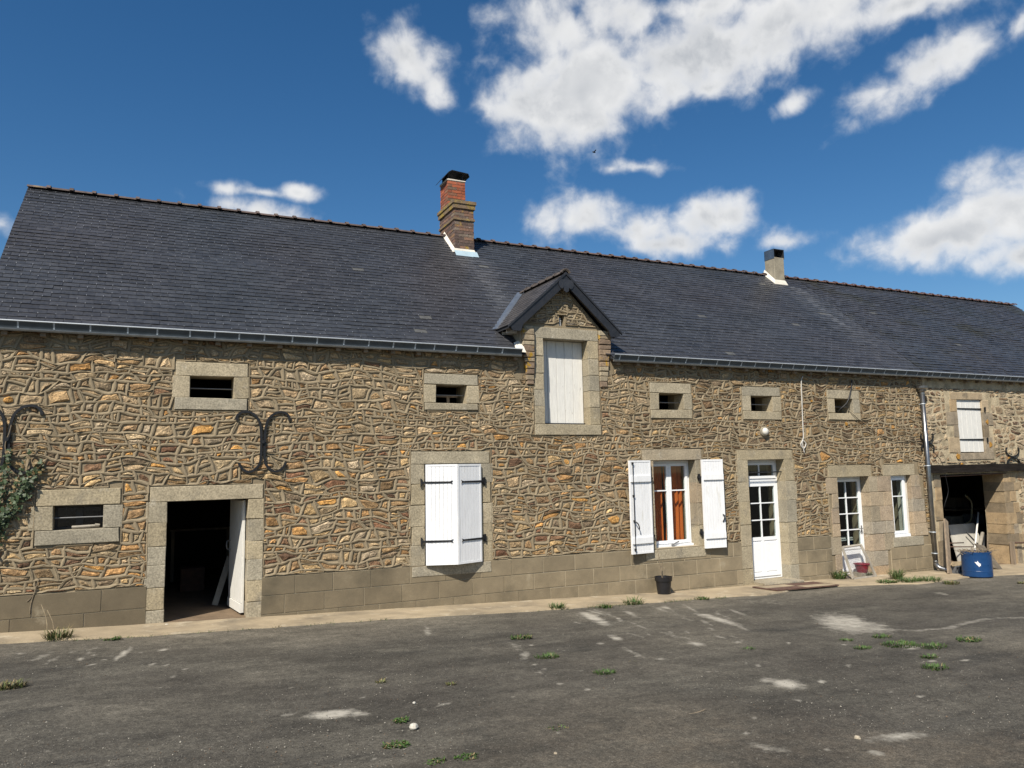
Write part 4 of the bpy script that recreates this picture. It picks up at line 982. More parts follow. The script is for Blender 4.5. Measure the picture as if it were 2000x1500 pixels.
# open plank door leaf of the left doorway
def doorG():
    o = OP['doorG']; h = Vector((o[1] - .012, .20)); e = h + Vector((-.10, .86)); L_ = (e - h).length; ang = math.atan2(e.y - h.y, e.x - h.x); F = frameM(h.x, h.y, ang)
    zb = base(1.1) + .06; zt = o[3] - .02; m = MB(); m.M = F(-1); m.box(0, L_, 0, .028, zb, zt); d = m.build('door', 'old_white', house)
    n = 9; w = L_ / n
    for i in range(n): m = MB(); m.M = F(-1); m.box(i * w + .004, (i + 1) * w - .004, .028, .042, zb + .14, zt - .01); m.build('plank', 'old_white', d)
    m = MB(); m.M = F(-1); m.box(0, L_, .028, .055, zb, zb + .13); m.build('bottom_rail', 'old_white', d)
    m = MB(); m.M = F(-1); m.tube(bez([(L_ - .10, .045, zb + .88), (L_ - .10, .10, zb + .9), (L_ - .10, .10, zb + 1.0), (L_ - .10, .045, zb + 1.02)], 5), .009, 7); m.build('handle', 'steel_bar', d)
doorG()
# shutters
def shutter(x, y, ang, flip, L_, z0, z1, battens, straps):
    F = frameM(x, y, ang); m = MB(); m.M = F(flip); m.box(0, L_, 0, .018, z0, z1); e = .034
    for a in ((0, L_, z1 - e, z1), (0, L_, z0, z0 + e), (0, e, z0 + e, z1 - e), (L_ - e, L_, z0 + e, z1 - e)): m.box(a[0], a[1], .0181, .034, a[2], a[3])
    n = max(4, round((L_ - 2 * e) / .062)); w = (L_ - 2 * e) / n
    for i in range(n): m.box(e + i * w + .003, e + (i + 1) * w - .003, .0181, .029, z0 + e + .001, z1 - e - .001)
    s_ = m.build('shutter', 'white_paint', house)
    for f in battens:
        z = z0 + (z1 - z0) * f; b = MB(); b.M = F(flip); b.prism([(e * .6, z - .055), (L_ - .01, z - .055), (L_ - .01, z + .055), (e * .6, z + .055)], .0295, .056); b.build('batten', 'white_paint', s_)
    for f in straps:
        z = z0 + (z1 - z0) * f; b = MB(); b.M = F(flip); q = L_ * .78
        b.prism([(-.06, z - .017), (q, z - .013), (q + .045, z - .03), (q + .022, z), (q + .045, z + .03), (q, z + .013), (-.06, z + .017)], .0345, .042); b.build('strap_hinge', 'iron', s_)
        b = MB(); b.M = F(flip); b.prism([(-.085, z - .07), (-.055, z - .05), (-.05, z + .05), (-.085, z + .07)], .0, .05); b.build('pintle', 'iron', s_)
    return s_, F, flip
o = OP['winH']; apx = (o[0] + o[1]) / 2; dy = -.20
for x, sgn in ((o[0] + .005, 1), (o[1] - .005, -1)):
    L_ = math.hypot(apx - x - sgn * .006, dy - .0); ang = math.atan2(dy + .035, (apx - sgn * .006) - x)
    shutter(x, -.035, ang, sgn, L_, o[2] - .0 + .01, o[3] - .005, (), (.235, .82))
o = OP['winJ']
sh, F, fl = shutter(o[0] - .135, -.07, rad(180 + 6), -1, .52, o[2] - .04, o[3] + .01, (.14, .80), ())
zA, zB = o[2] - .04, o[3] + .01
b = MB(); b.M = F(-1); b.tube([(.455, .055, zA + .03), (.455, .055, zB - .03)], .0085, 7); b.tube(bez([(.455, .06, zA + .60), (.42, .10, zA + .56), (.39, .10, zA + .50), (.375, .085, zA + .45)], 4), .011, 7)
for t in (.05, .35, .62, .97): b.box(.44, .47, .034, .066, zA + (zB - zA) * t - .018, zA + (zB - zA) * t + .018)
b.build('espagnolette_bolt', 'iron', sh)
sh, F, fl = shutter(o[1] + .085, -.07, rad(-4), 1, .50, o[2] - .04, o[3] + .01, (.14, .80), ())
b = MB(); b.M = F(1); b.tube(bez([(.44, .035, zA + .50), (.45, .07, zA + .56), (.455, .07, zA + .62), (.44, .04, zA + .64)], 4), .011, 7); b.build('catch', 'iron', sh)
for x in (o[0] - .10, o[1] + .055):
    for f in (.16, .80): m = MB(); z = o[2] + (o[3] - o[2]) * f; m.box(x - .035, x + .035, -.075, -.022, z - .02, z + .02); m.box(x - .018, x + .018, -.06, -.02, z - .065, z + .065); m.build('pintle', 'iron', house)
def casement(o, y, muntin=.66, two=True, kind='window', botpanel=0, cols=1, rows=(), handle=True, mat='pvc'):
    """white framed glazed window or door leaf filling opening o at depth y"""
    x0, x1, z0, z1 = o; f = .05; m = MB()
    for a in ((x0, x1, z0, z0 + f), (x0, x1, z1 - f, z1), (x0, x0 + f, z0 + f, z1 - f), (x1 - f, x1, z0 + f, z1 - f)): m.box(a[0] + .001, a[1] - .001, y, y + .07, a[2] + .001, a[3] - .001)
    w = m.build(kind, mat, house)
    leafs = [(x0 + f, (x0 + x1) / 2), ((x0 + x1) / 2, x1 - f)] if two else [(x0 + f, x1 - f)]
    for a, b in leafs:
        g = .055; zb, zt = z0 + f + .002, z1 - f - .002; a += .002; b -= .002; zg = zb + g + botpanel; m = MB(); yy = y - .018
        for q in ((a, b, zb, zb + g), (a, b, zt - g, zt), (a, a + g, zb + g, zt - g), (b - g, b, zb + g, zt - g)): m.box(q[0], q[1], yy, yy + .055, q[2], q[3])
        if botpanel:
            m.box(a + g, b - g, yy + .012, yy + .04, zb + g, zg - .07); m.box(a + g, b - g, yy, yy + .055, zg - .07, zg)
            cx = (a + b) / 2
            if cols == 2 and botpanel > .6:
                m.box(cx - .035, cx + .035, yy, yy + .012, zb + g, zg - .07)
                for p, q in ((a + g + .03, cx - .065), (cx + .065, b - g - .03)): m.box(p, q, yy + .004, yy + .012, zb + g + .04, zg - .11)
        m.build('sash', mat, w)
        xs = [a + g + (b - a - 2 * g) * i / cols for i in range(cols + 1)]; zs = [zg] + [zg + (zt - g - zg) * r for r in rows] + [zt - g]
        for p, q in zip(xs, xs[1:]):
            for r, t in zip(zs, zs[1:]): n = MB(); n.box(p + .001, q - .001, yy + .022, yy + .027, r + .001, t - .001); n.build('pane', 'glass', w)
        n = MB(); t = .011
        for z in zs[1:-1]: n.box(a + g, b - g, yy + .008, yy + .04, z - t, z + t)
        for x in xs[1:-1]: n.box(x - t, x + t, yy + .006, yy + .042, zg, zt - g)
        if n.v: n.build('glazing_bar', mat, w)
    return w
casement(OP['winH'], .2, rows=(.66,))
wj = casement([OP['winJ'][0], OP['winJ'][1], OP['winJ'][2] + .02, OP['winJ'][3]], .21, rows=(.67,))
o = OP['winJ']; m = MB(); m.prism([(o[0] + .01, o[2] + .003), (o[1] - .01, o[2] + .003), (o[1] - .01, o[2] + .055), (o[0] + .01, o[2] + .055)], .13, .192); m.build('bottom_rail', 'pvc', wj)
cx = (o[0] + o[1]) / 2; m = MB(); m.tube([(cx - .06, .11, o[2] + .05), (cx + .12, .11, o[2] + .11)], .012, 7); m.build('latch', 'steel_bar', wj)
# orange curtains hanging inside
def curtain(x0, x1, y, z0, z1, label, tie):
    m = MB(); m.smooth = True; n = 26; k = 14; ids = []
    for j in range(k + 1):
        t = j / k; z = z0 + (z1 - z0) * t; row = []
        sq = 1 - tie * math.exp(-((t - .42) / .22) ** 2)
        for i in range(n + 1):
            u = i / n; x = x1 - (x1 - x0) * sq * (1 - u); row.append((x, y + .028 * math.sin(u * 26) * (1.1 - .35 * t) + .01 * math.sin(u * 61 + t * 3), z))
        ids.append(m.pts(row))
    for a, b in zip(ids, ids[1:]):
        for i in range(n): m.f.append((a + i, a + i + 1, b + i + 1, b + i))
    tag(m.build('curtain', 'curtain'), label, 'curtain', 'orange curtains in the shuttered window')
curtain(o[0] + .20, o[0] + .50, .42, o[2] - .05, o[3] + .03, 'orange curtain behind the left sash of the window with opened shutters', .1)
curtain(o[0] + .52, o[1] - .02, .40, o[2] - .05, o[3] + .03, 'orange curtain behind the right sash of the window with opened shutters', .12)
# front door with transom, threshold step
o = OP['doorK']; ztr = W(1470, 940, .22).z
casement([o[0], o[1], o[2] + .0, ztr], .22, two=False, kind='door', botpanel=.74, cols=2, rows=(1 / 3, 2 / 3))
tw = casement([o[0], o[1], ztr + .002, o[3]], .22, two=False, cols=2, rows=())
m = MB(); zq = ztr + (o[3] - ztr) * .42; m.tube([(o[0] - .01, .08, zq), (o[1] + .01, .08, zq)], .012, 8); m.build('window_bar', 'iron', tw)
m = MB(); m.col = (.28, .24, .17); m.block(o[0] - .02, o[1] + .05, -.34, .3, base(11.8) - .15, o[2] - .005, .02, .008); m.build('door_step', 'granite', house)
o = OP['doorL']; dl = casement(o, .22, two=False, kind='door', botpanel=.5, cols=2, rows=(.25, .5, .75))
m = MB(); hx, hz = o[1] - .085, o[2] + .98; m.box(hx - .015, hx + .015, .19, .202, hz - .12, hz + .06); m.tube([(hx, .20, hz), (hx, .155, hz), (hx - .11, .155, hz)], .009, 7); m.build('handle', 'steel_bar', dl)
m = MB(); m.col = (.30, .25, .18); m.block(o[0], o[1], -.03, .3, base(14.4) - .2, o[2] - .005, .015, .008); m.build('door_step', 'granite', house)
o = OP['slitM']; sm = casement([o[0], o[0] + (o[1] - o[0]) * .86, o[2] + .03, o[3]], .075, two=False, rows=(.68,))
m = MB(); m.box(o[0] + .02, o[1] - .09, .02, .073, o[2] + .002, o[2] + .06); m.build('bottom_rail', 'pvc', sm)
m = MB(); m.box(o[0] + (o[1] - o[0]) * .86 + .001, o[1] - .002, .10, .3, o[2], o[3]); m.build('filler_strip', 'lime', sm)
# loft door of the dormer and shutter of the barn: plain painted planks
def plankdoor(o, y, n, parent, name, tilt=0.0):
    m = MB(); m.box(o[0] + .006, o[1] - .006, y + .02, y + .04, o[2] + .02, o[3] - .003); d = m.build(name, 'old_white', parent); w = (o[1] - o[0]) / n
    x = o[0] + .006
    for i in range(n):
        x2 = o[1] - .006 if i == n - 1 else x + w * uni(.88, 1.12); p = MB(); p.block(x + .003, x2 - .003, y - uni(0, .004), y + .0195, o[2] + .015 + uni(0, .01), o[3] - .004, .004, .001); p.build('plank', 'old_white', d); x = x2
    return d
ld = plankdoor(OP['loftI'], .20, 5, house, 'loft_door')
o = OP['loftI']; m = MB(); m.box(o[0] + .02, o[1] - .02, .13, .20, o[2] + .0, o[2] + .028); m.build('bottom_rail', 'iron', ld)
bd = plankdoor(n_, .03, 5, barn, 'shutter')
for f in (.17, .75):
    z = n_[3] - (n_[3] - n_[2]) * f; m = MB(); m.prism([(n_[0] + .05, z - .014), (n_[1] + .06, z - .02), (n_[1] + .06, z + .02), (n_[0] + .05, z + .014)], .012, .024); m.prism([(n_[1] + .055, z - .07), (n_[1] + .085, z - .06), (n_[1] + .085, z + .05), (n_[1] + .055, z + .03)], -.05, .02); m.build('strap_hinge', 'iron', bd)
# orange lichen on the masonry
def lichen(px, py, r, par, Y=-.03):
    c = W(px, py, Y); m = MB(); n = 15; P = [(c.x + r * .8 * uni(.45, 1.15) * math.cos(2 * math.pi * i / n), c.z + r * .8 * uni(.45, 1.15) * math.sin(2 * math.pi * i / n)) for i in range(n)]
    m.prism(P, Y, Y + .018); m.build('lichen_patch', 'lichen', par)
for a in ((1654, 828, .055), (1586, 783, .04), (1478, 848, .035)): lichen(*a, hwall, -.034)
for a in ((1929, 824, .075), (1872, 892, .10), (1935, 868, .09), (1972, 895, .06), (1880, 908, .07)): lichen(*a, bwall, -.028 if a[0] != 1880 else -.08)

# ------------------------------------------------------------------ fittings on the facade
def anchor(cx, cz, Y, rot, sc, label):
    a = thing('wall_anchor', (cx, Y, cz), label, 'wall anchor', 'wrought iron scroll anchors'); H = [(.39, .33), (.366, .41), (.28, .455), (.17, .435), (.08, .35), (.040, .23), (.028, .11), (.025, 0), (.025, -.135), (.031, -.27), (.052, -.35), (.13, -.432), (.22, -.45), (.305, -.39), (.34, -.32)]
    if rot: H = [(.02 + .165 * (1 - math.cos(t)), .29 * math.sin(t)) for t in [-2.1 + 4.2 * i / 14 for i in range(15)]]
    for sx in (-1, 1):
        P = bez([(u * sx * sc, 0, v * sc) for u, v in H], 4); m = MB(); n = len(P)
        for i, p in enumerate(P):
            t = (P[min(i + 1, n - 1)] - P[max(0, i - 1)]).normalized(); q = Vector((-t.z, 0, t.x)) * .0175 * sc * (1 if 2 < i < n - 3 else 1.1)
            R_ = []
            for w, yy in ((q, -.011), (-q, -.011), (-q, .011), (q, .011)):
                v = p + w; x, z = (v.x, v.z) if not rot else (v.z, v.x); R_.append((cx + x, Y + yy, cz + z))
            m.pts(R_)
        for i in range(n - 1):
            for k in range(4): m.f.append((i * 4 + k, i * 4 + (k + 1) % 4, i * 4 + 4 + (k + 1) % 4, i * 4 + 4 + k))
        m.f += [(0, 1, 2, 3), (n * 4 - 1, n * 4 - 2, n * 4 - 3, n * 4 - 4)]; m.build('scroll_bar', 'iron', a)
    m = MB(); m.tube([(cx, Y - .035, cz), (cx, .02, cz)], .028 * sc, 8); m.build('tie_bolt', 'iron', a)
c = W(14, 858); anchor(c.x, c.z, -.036, False, 1.0, 'black iron scroll anchor at the left edge, partly overgrown by ivy')
c = W(513, 863); anchor(c.x, c.z, -.036, False, 1.0, 'black iron scroll anchor on the wall between left doorway and shuttered window')
c = W(1976, 893); anchor(c.x, c.z, -.036, True, .9, 'black iron scroll anchor lying sideways on the barn wall, right of the shutter')
c = W(1808, 864); anchor(c.x, c.z, -.045, True, .75, 'black iron scroll anchor half hidden behind the downpipe')
# zinc downpipe
def downpipe():
    x = 16.50; y = -.11; p0 = W(1801, 769, y); p1 = W(1828, 1097, y); zt = W(1803, 750, y).z
    d = thing('downpipe', (p1.x, y, gz(p1.x, y)), 'tall grey zinc downpipe with funnel head where house and barn meet', 'downpipe')
    zb = gz(p1.x, y) + .10
    m = MB(); m.smooth = True; m.tube([(p0.x, y, p0.z + .04), ((p0.x + p1.x) / 2, y, (p0.z + p1.z) / 2), (p1.x, y, zb + .16)], .05, 18); m.build('pipe', 'zinc_pipe', d)
    m = MB(); m.smooth = True; m.tube(bez([(p1.x, y, zb + .16), (p1.x, y, zb + .08), (p1.x + .02, y - .05, zb + .01), (p1.x + .06, y - .16, zb - .03), (p1.x + .08, y - .22, zb - .04)], 5), .052, 18); m.build('elbow', 'zinc_pipe', d)
    m = MB(); m.lathe([(.052, 0), (.054, .05), (.085, .09), (.09, .12), (.125, .15), (.13, .20), (.118, .205)], (p0.x, y, p0.z - .02), 24); m.build('funnel', 'zinc_pipe', d)
    for f in (.06, .42, .80, .92):
        z = p0.z + (zb - p0.z) * f; xx = p0.x + (p1.x - p0.x) * f; m = MB(); m.lathe([(.054, -.011), (.058, 0), (.054, .011)], (xx, y, z), 18); m.box(xx - .012, xx + .012, y + .05, .0, z - .01, z + .01); m.build('pipe_clip', 'strap', d)
downpipe()
def lamp():
    c = W(1492, 843, -.02); l = thing('wall_lamp', (c.x, -.02, c.z), 'small round cream bulkhead lamp on the wall above the front door', 'lamp')
    m = MB(); m.smooth = False; m.M = Matrix.Translation((c.x, 0, c.z)) @ Matrix.Rotation(rad(90), 4, 'X'); m.lathe([(.105, -.02), (.105, .035), (.095, .05), (.08, .055)], (0, 0, 0), 24); m.build('lamp_base', 'cement', l)
    m = MB(); m.smooth = True; m.M = Matrix.Translation((c.x, 0, c.z)) @ Matrix.Rotation(rad(90), 4, 'X'); m.lathe([(.08, .05), (.078, .075), (.06, .10), (.03, .115), (.004, .118)], (0, 0, 0), 24); m.build('lamp_glass', 'frosted', l)
lamp()
def cable(P, r, mat, label, n=6, Y=-.045):
    Q = [W(p[0], p[1], p[2] if len(p) > 2 else Y) for p in P]; m = MB(); m.smooth = True; m.tube(bez(Q, n), r, 6); return tag(m.build('cable', mat), label, 'cable')
cable([(1568, 735), (1565, 745), (1566, 780), (1568, 830), (1569, 855), (1564, 868), (1570, 876), (1574, 866), (1567, 862), (1571, 885)], .012, 'cable_white', 'pale rope-like cable hanging from the eave right of the front door')
cable([(1664, 742), (1662, 760), (1655, 785), (1640, 800, .05), (1633, 808, .2)], .014, 'iron', 'short black cable dropping from the eave into the rightmost vent')
cable([(1656, 804, .05), (1662, 806), (1690, 830), (1720, 850), (1750, 860), (1800, 864), (1830, 890, -.09), (1840, 905, -.09), (1849, 940, -.10), (1852, 960, -.09), (1846, 982, -.06), (1843, 992, -.03)], .006, 'iron', 'long thin black cable sagging from the rightmost vent over to the barn doorway')
# ------------------------------------------------------------------ ivy at the left edge
def ivy():
    base_p = W(-6, 1060, -.03); iv = thing('ivy', (base_p.x, -.03, base_p.z), 'dark green ivy climbing the wall at the left edge', 'ivy')
    st = MB(); paths = [[(-40, 1065), (-15, 1035), (10, 1005), (36, 970), (58, 938), (78, 905)], [(-40, 1030), (-12, 985), (6, 950), (15, 905), (18, 880)], [(-30, 1040), (15, 1000), (30, 960), (40, 920), (58, 885), (74, 868)], [(15, 905), (10, 870), (18, 845), (22, 830)]]
    fo = MB()
    def leaf(c, s_, col):
        n = Vector((uni(-.5, .5), -1, uni(-.3, .7))).normalized(); a = n.cross(Vector((uni(-1, 1), .1, uni(-1, 1)))).normalized(); b = n.cross(a); fo.col = col
        P = [(0, -.5), (.5, -.25), (.32, .08), (.42, .42), (.0, .95), (-.42, .42), (-.32, .08), (-.5, -.25)]
        fo.poly([c + a * (x * s_) + b * (y * s_) + n * (abs(x) * .22 * s_) for x, y in P])
    for k, pth in enumerate(paths):
        Q = bez([W(p[0], p[1], -.035 - .01 * k) for p in pth], 8); st.tube(Q, .006, 5)
        for i, p in enumerate(Q):
            t = i / len(Q); dens = (19, 7, 2, 1)[k] * (1 - t * .6); wid = (.075, .04, .02, .02)[k] * (1 - t * .55)
            for _ in range(int(dens)):
                c = p + Vector((random.gauss(0, wid), -abs(random.gauss(.03, .035)), random.gauss(0, wid))); c.y = min(c.y, -.036)
                dry = (k >= 2 or t > .9) and rnd() < .6; g = uni(.6, 1.3); leaf(c, uni(.022, .05), (.17 * g, .12 * g, .05 * g) if dry else (.042 * g, .066 * g, .026 * g))
    st.build('stem', 'twig', iv); fo.build('foliage', 'leaf', iv, 'stuff')
    m = MB(); m.tube(bez([W(*p, -.03) for p in ((76, 1130), (66, 1160), (60, 1180), (58, 1198))], 5), .006, 5); m.tube(bez([W(*p, -.03) for p in ((66, 1160), (58, 1170), (52, 1175))], 4), .004, 5); tag(m.build('dry_twig', 'twig'), 'dry dark twig clinging to the plinth under the low barred window', 'twig')
ivy()

# ------------------------------------------------------------------ things standing in front of the house
def pot():
    c = G(1297, 1162.5); z = gz(c.x, c.y) + .022; p = thing('flower_pot', (c.x, c.y, z), 'black plastic flower pot with dead twigs below the shuttered window', 'pot')
    m = MB(); m.smooth = False; m.lathe([(.115, 0), (.118, .006), (.142, .235), (.142, .24), (.158, .242), (.165, .315), (.156, .316), (.150, .26), (.10, .255), (.001, .255)], (c.x, c.y, z), 36); m.build('pot_body', 'black_plastic', p)
    m = MB(); m.lathe([(.148, .2565), (.10, .262), (.001, .266)], (c.x, c.y, z), 20); m.build('soil', 'floor', p)
    m = MB()
    for a, b, h in ((-.09, .0, .55), (-.05, .02, .42), (.02, .03, .32), (.0, -.02, .24)): m.tube(bez([(c.x - .02, c.y, z + .24), (c.x - .02 + a * .4, c.y + b, z + .26 + h * .4), (c.x + a, c.y + b * 2, z + .26 + h * .8), (c.x + a * 1.2, c.y + b, z + .26 + h)], 4), .005, 5)
    m.build('twigs', 'twig', p)
pot()
def mat_():
    P = [G(*q) for q in ((1472, 1150), (1502, 1160.5), (1590, 1151), (1556, 1141.5))]; P = [Vector((p.x, min(p.y, -.36), 0)) for p in P]
    x0, x1 = 10.78, 12.35; y0, y1 = -1.0, -.38; t = thing('doormat', ((x0 + x1) / 2, y0, gz(11.5, -.7) + .03), 'flat worn mat of brown and tan panels before the front door', 'doormat')
    for i in range(2):
        for j in range(2):
            a, b = x0 + (x1 - x0) * i / 2, x0 + (x1 - x0) * (i + 1) / 2; c, d = y0 + (y1 - y0) * j / 2, y0 + (y1 - y0) * (j + 1) / 2; m = MB(); sk = .0
            h = lambda x, y: gz(x, y) + .03; b0 = m.pts([(a + .006, c + .006, h(a, c)), (b - .006, c + .006, h(b, c)), (b - .006, d - .006, h(b, d)), (a + .006, d - .006, h(a, d))] + [(x, y, h(x, y) + .016) for x, y in ((a + .006, c + .006), (b - .006, c + .006), (b - .006, d - .006), (a + .006, d - .006))])
            m.f += [tuple(b0 + k for k in q) for q in ((4, 5, 6, 7), (0, 1, 5, 4), (1, 2, 6, 5), (2, 3, 7, 6), (3, 0, 4, 7))]; m.build('mat_panel', 'panel_brown' if (i + j) % 2 == 0 else 'concrete', t)
    m = MB()
    for a, b, c, d in ((x0 - .02, x1 + .02, y0 - .02, y0), (x0 - .02, x1 + .02, y1, y1 + .02), (x0 - .02, x0, y0, y1), (x1, x1 + .02, y0, y1)):
        b0 = m.pts([(x, y, gz(x, y) + e) for e in (.028, .05) for x, y in ((a, c), (b, c), (b, d), (a, d))]); m.f += [tuple(b0 + k for k in q) for q in ((4, 5, 6, 7), (0, 1, 5, 4), (1, 2, 6, 5), (2, 3, 7, 6), (3, 0, 4, 7))]
    m.build('mat_edge', 'panel_brown', t)
mat_()
def sieve():
    # wooden frame with wire mesh leaning in the glazed doorway
    b0 = Vector((13.72, -.36, 0)); b1 = Vector((14.52, -.36, 0)); b0 = G(1667, 1134); b1 = G(1711, 1127); b0.y = min(b0.y, -.28); b1.y = min(b1.y, -.20)
    L0 = W(1667, 1134, b0.y); b0.x = L0.x; L1 = W(1711, 1127, b1.y); b1.x = L1.x; b0.z = gz(b0.x, b0.y) + .03; b1.z = gz(b1.x, b1.y) + .03
    t0 = W(1645, 1069, .05); t1 = W(1681, 1064, .05); s_ = thing('garden_sieve', ((b0 + b1) / 2)[:], 'grey wooden frame with wire mesh leaning against the glazed door', 'sieve')
    n = (b1 - b0).cross(t0 - b0).normalized() * .02
    def rail(p, q, w):
        d = (q - p).normalized(); e = d.cross(n).normalized() * w; m = MB(); b = m.pts([p + e + n, p - e + n, q - e + n, q + e + n, p + e - n, p - e - n, q - e - n, q + e - n]); m.f += [tuple(b + k for k in f) for f in ((0, 1, 2, 3), (7, 6, 5, 4), (0, 4, 5, 1), (1, 5, 6, 2), (2, 6, 7, 3), (3, 7, 4, 0))]; m.build('frame_rail', 'grey_wood', s_)
    rail(b0, b1, .024); rail(t0, t1, .02); rail(b0, t0, .024); rail(b1, t1, .024)
    m = MB(); N_ = 30
    for i in range(1, N_):
        f = i / N_; m.tube([b0.lerp(b1, f), t0.lerp(t1, f)], .0011, 3, False); m.tube([b0.lerp(t0, f), b1.lerp(t1, f)], .0011, 3, False)
    m.build('wire_mesh', 'steel_bar', s_)
    return b0, b1, t0, t1
sb0, sb1, st0, st1 = sieve()
def basket():
    c = W(1681, 1108, -.02); z0 = gz(c.x, -.02) + .03; x, y = c.x, -.05; zb = max(z0, W(1681, 1118, y).z); b = thing('red_basket', (x, y, z0), 'round red plastic basket behind the wire mesh frame', 'basket')
    m = MB(); m.lathe([(.10, 0), (.105, .0), (.15, .17), (.168, .175), (.168, .19), (.15, .19), (.142, .18), (.098, .012), (.001, .01)], (x, y, zb), 30); m.build('basket_body', 'red_plastic', b)
    if zb - z0 > .02: m = MB(); m.block(x - .14, x + .14, y - .1, y + .12, z0 - .02, zb - .002, .01, .006); tag(m.build('stone_block', 'cement'), 'low stone the red basket stands on', 'stone')
basket()
def barrel():
    c = G(1910, 1127); r = .29; z = gz(c.x, c.y) + .02; b = thing('blue_barrel', (c.x, c.y, z), 'blue plastic drum cut in half and filled with dry twigs', 'barrel')
    m = MB(); m.smooth = False; m.lathe([(r - .02, 0), (r, .015), (r, .12), (r + .004, .13), (r, .14), (r - .003, .46), (r + .002, .525), (r - .008, .528), (r - .012, .40), (.001, .40)], (c.x, c.y, z), 48); m.build('drum', 'blue_plastic', b)
    # torn white sticker, following the drum
    va = math.atan2(CAM.y - c.y, CAM.x - c.x); m = MB(); ring = [(-.055, .05), (-.02, .0), (.03, -.055), (.035, -.035), (.06, -.03), (.05, .0), (.065, .01), (.03, .025), (.0, .075), (-.012, .04)]
    m.poly([(c.x + (r + .005) * math.cos(va + .05 + u / r), c.y + (r + .005) * math.sin(va + .05 + u / r), z + .28 + v) for u, v in ring]); m.build('sticker', 'white_paint', b)
    m = MB()
    for _ in range(150):
        a, q = uni(0, 6.28), r * .85 * math.sqrt(rnd()); p = Vector((c.x + q * math.cos(a), c.y + q * math.sin(a), z + .40 + uni(0, .12))); d = Vector((uni(-1, 1), uni(-1, 1), uni(-.1, .5))).normalized() * uni(.08, .22); e = p + d
        h_ = math.hypot(e.x - c.x, e.y - c.y)
        if h_ > r * .95 and e.z < z + .55: e.z = z + .55
        m.tube([p, (p + e) / 2 + Vector((uni(-.02, .02), uni(-.02, .02), uni(-.01, .03))), e], uni(.003, .007), 4)
    m.build('dry_twigs', 'twig', b, 'stuff')
barrel()
def plank(name, p, q, w, t, mat, label, cat, up=None, group=None):
    p, q = Vector(p), Vector(q); d = (q - p).normalized(); a = d.cross(up or Vector((0, 1, 0)))
    if a.length < .05: a = d.cross(Vector((1, 0, 0)))
    a = a.normalized() * (w / 2); b = d.cross(a).normalized() * (t / 2); m = MB()
    i = m.pts([p + a + b, p - a + b, p - a - b, p + a - b, q + a + b, q - a + b, q - a - b, q + a - b]); m.f += [tuple(i + k for k in f) for f in ((3, 2, 1, 0), (4, 5, 6, 7), (0, 1, 5, 4), (1, 2, 6, 5), (2, 3, 7, 6), (3, 0, 4, 7))]
    return tag(m.build(name, mat), label, cat, group)
def gp(px, py, dz=.0): p = G(px, py); p.z = gz(p.x, p.y) + dz; return p
p = gp(1855, 1123, .01); p.y = min(p.y, -.25); p = W(1855, 1123, p.y); plank('board', p, W(1847, 1016, -.09), .13, .04, 'wood', 'brown upright board leaning on the left jamb of the barn doorway', 'board')
def block():
    c = G(1875, 1122); x, y, z = c.x, c.y, gz(c.x, c.y) + .0; b = thing('concrete_block', (x, y, z), 'grey concrete block on the ground between the board and blue barrel', 'block')
    m = MB(); z += .012
    for a in ((-.13, .13, 0, .2, 0, .03), (-.13, .13, 0, .2, .15, .18), (-.13, -.10, 0, .2, .03, .15), (.10, .13, 0, .2, .03, .15), (-.015, .015, 0, .2, .03, .15), (-.10, .10, .17, .2, .03, .15)): m.box(x + a[0], x + a[1], y + a[2], y + a[3], z + a[4] + .0005, z + a[5])
    m.build('block_body', 'slate_grey', b); zt = z + .182
    for i in range(5):
        yy = y + .02 + .035 * (i % 3); zz = zt + .03 * (i // 3) + .018 * (i % 2) + .016
        plank('wood_scrap', (x - .17 + uni(-.03, .03), yy, zz), (x + .17 + uni(-.03, .03), yy + uni(-.03, .03), zz + uni(0, .012)), uni(.03, .05), .022, 'pale_wood', ('pale split wood scrap on the concrete block, foremost of the pile', 'pale split wood scrap in the middle of the pile on the concrete block', 'pale split wood scrap at the back of the pile on the concrete block', 'pale split wood scrap on top at the front of the pile', 'pale split wood scrap topmost on the pile over the concrete block')[i], 'wood', None, 'wood scraps on the concrete block')
mk('slate_grey', (.12, .125, .13), .9, .2, 8, .15, 60, .4); mk('pale_wood', (.42, .33, .21), .85, .3, 10, .15, 60, .4)
block()
p = gp(1950, 1114, .02); plank('board', p + Vector((.0, 0, 0)), Vector((p.x + .26, -.04, p.z + .50)), .27, .03, 'dark_wood', 'short weathered board leaning on the barn wall right of the blue barrel', 'board', Vector((.25, 1, .1)))
c = W(1977, 1085, -.08); plank('post', (c.x, -.10, gz(c.x, -.1) - .05), (c.x + .02, -.09, W(1977, 1058, -.09).z), .08, .08, 'wood', 'squat grey wooden post against the barn wall', 'post')
m = MB(); a, b = W(1980, 1060, -.1), W(2030, 1060, -.1); m.tube([a, b], .018, 8); tag(m.build('iron_rod', 'rust'), 'rusty iron rod running from the squat post past the right edge', 'rod')
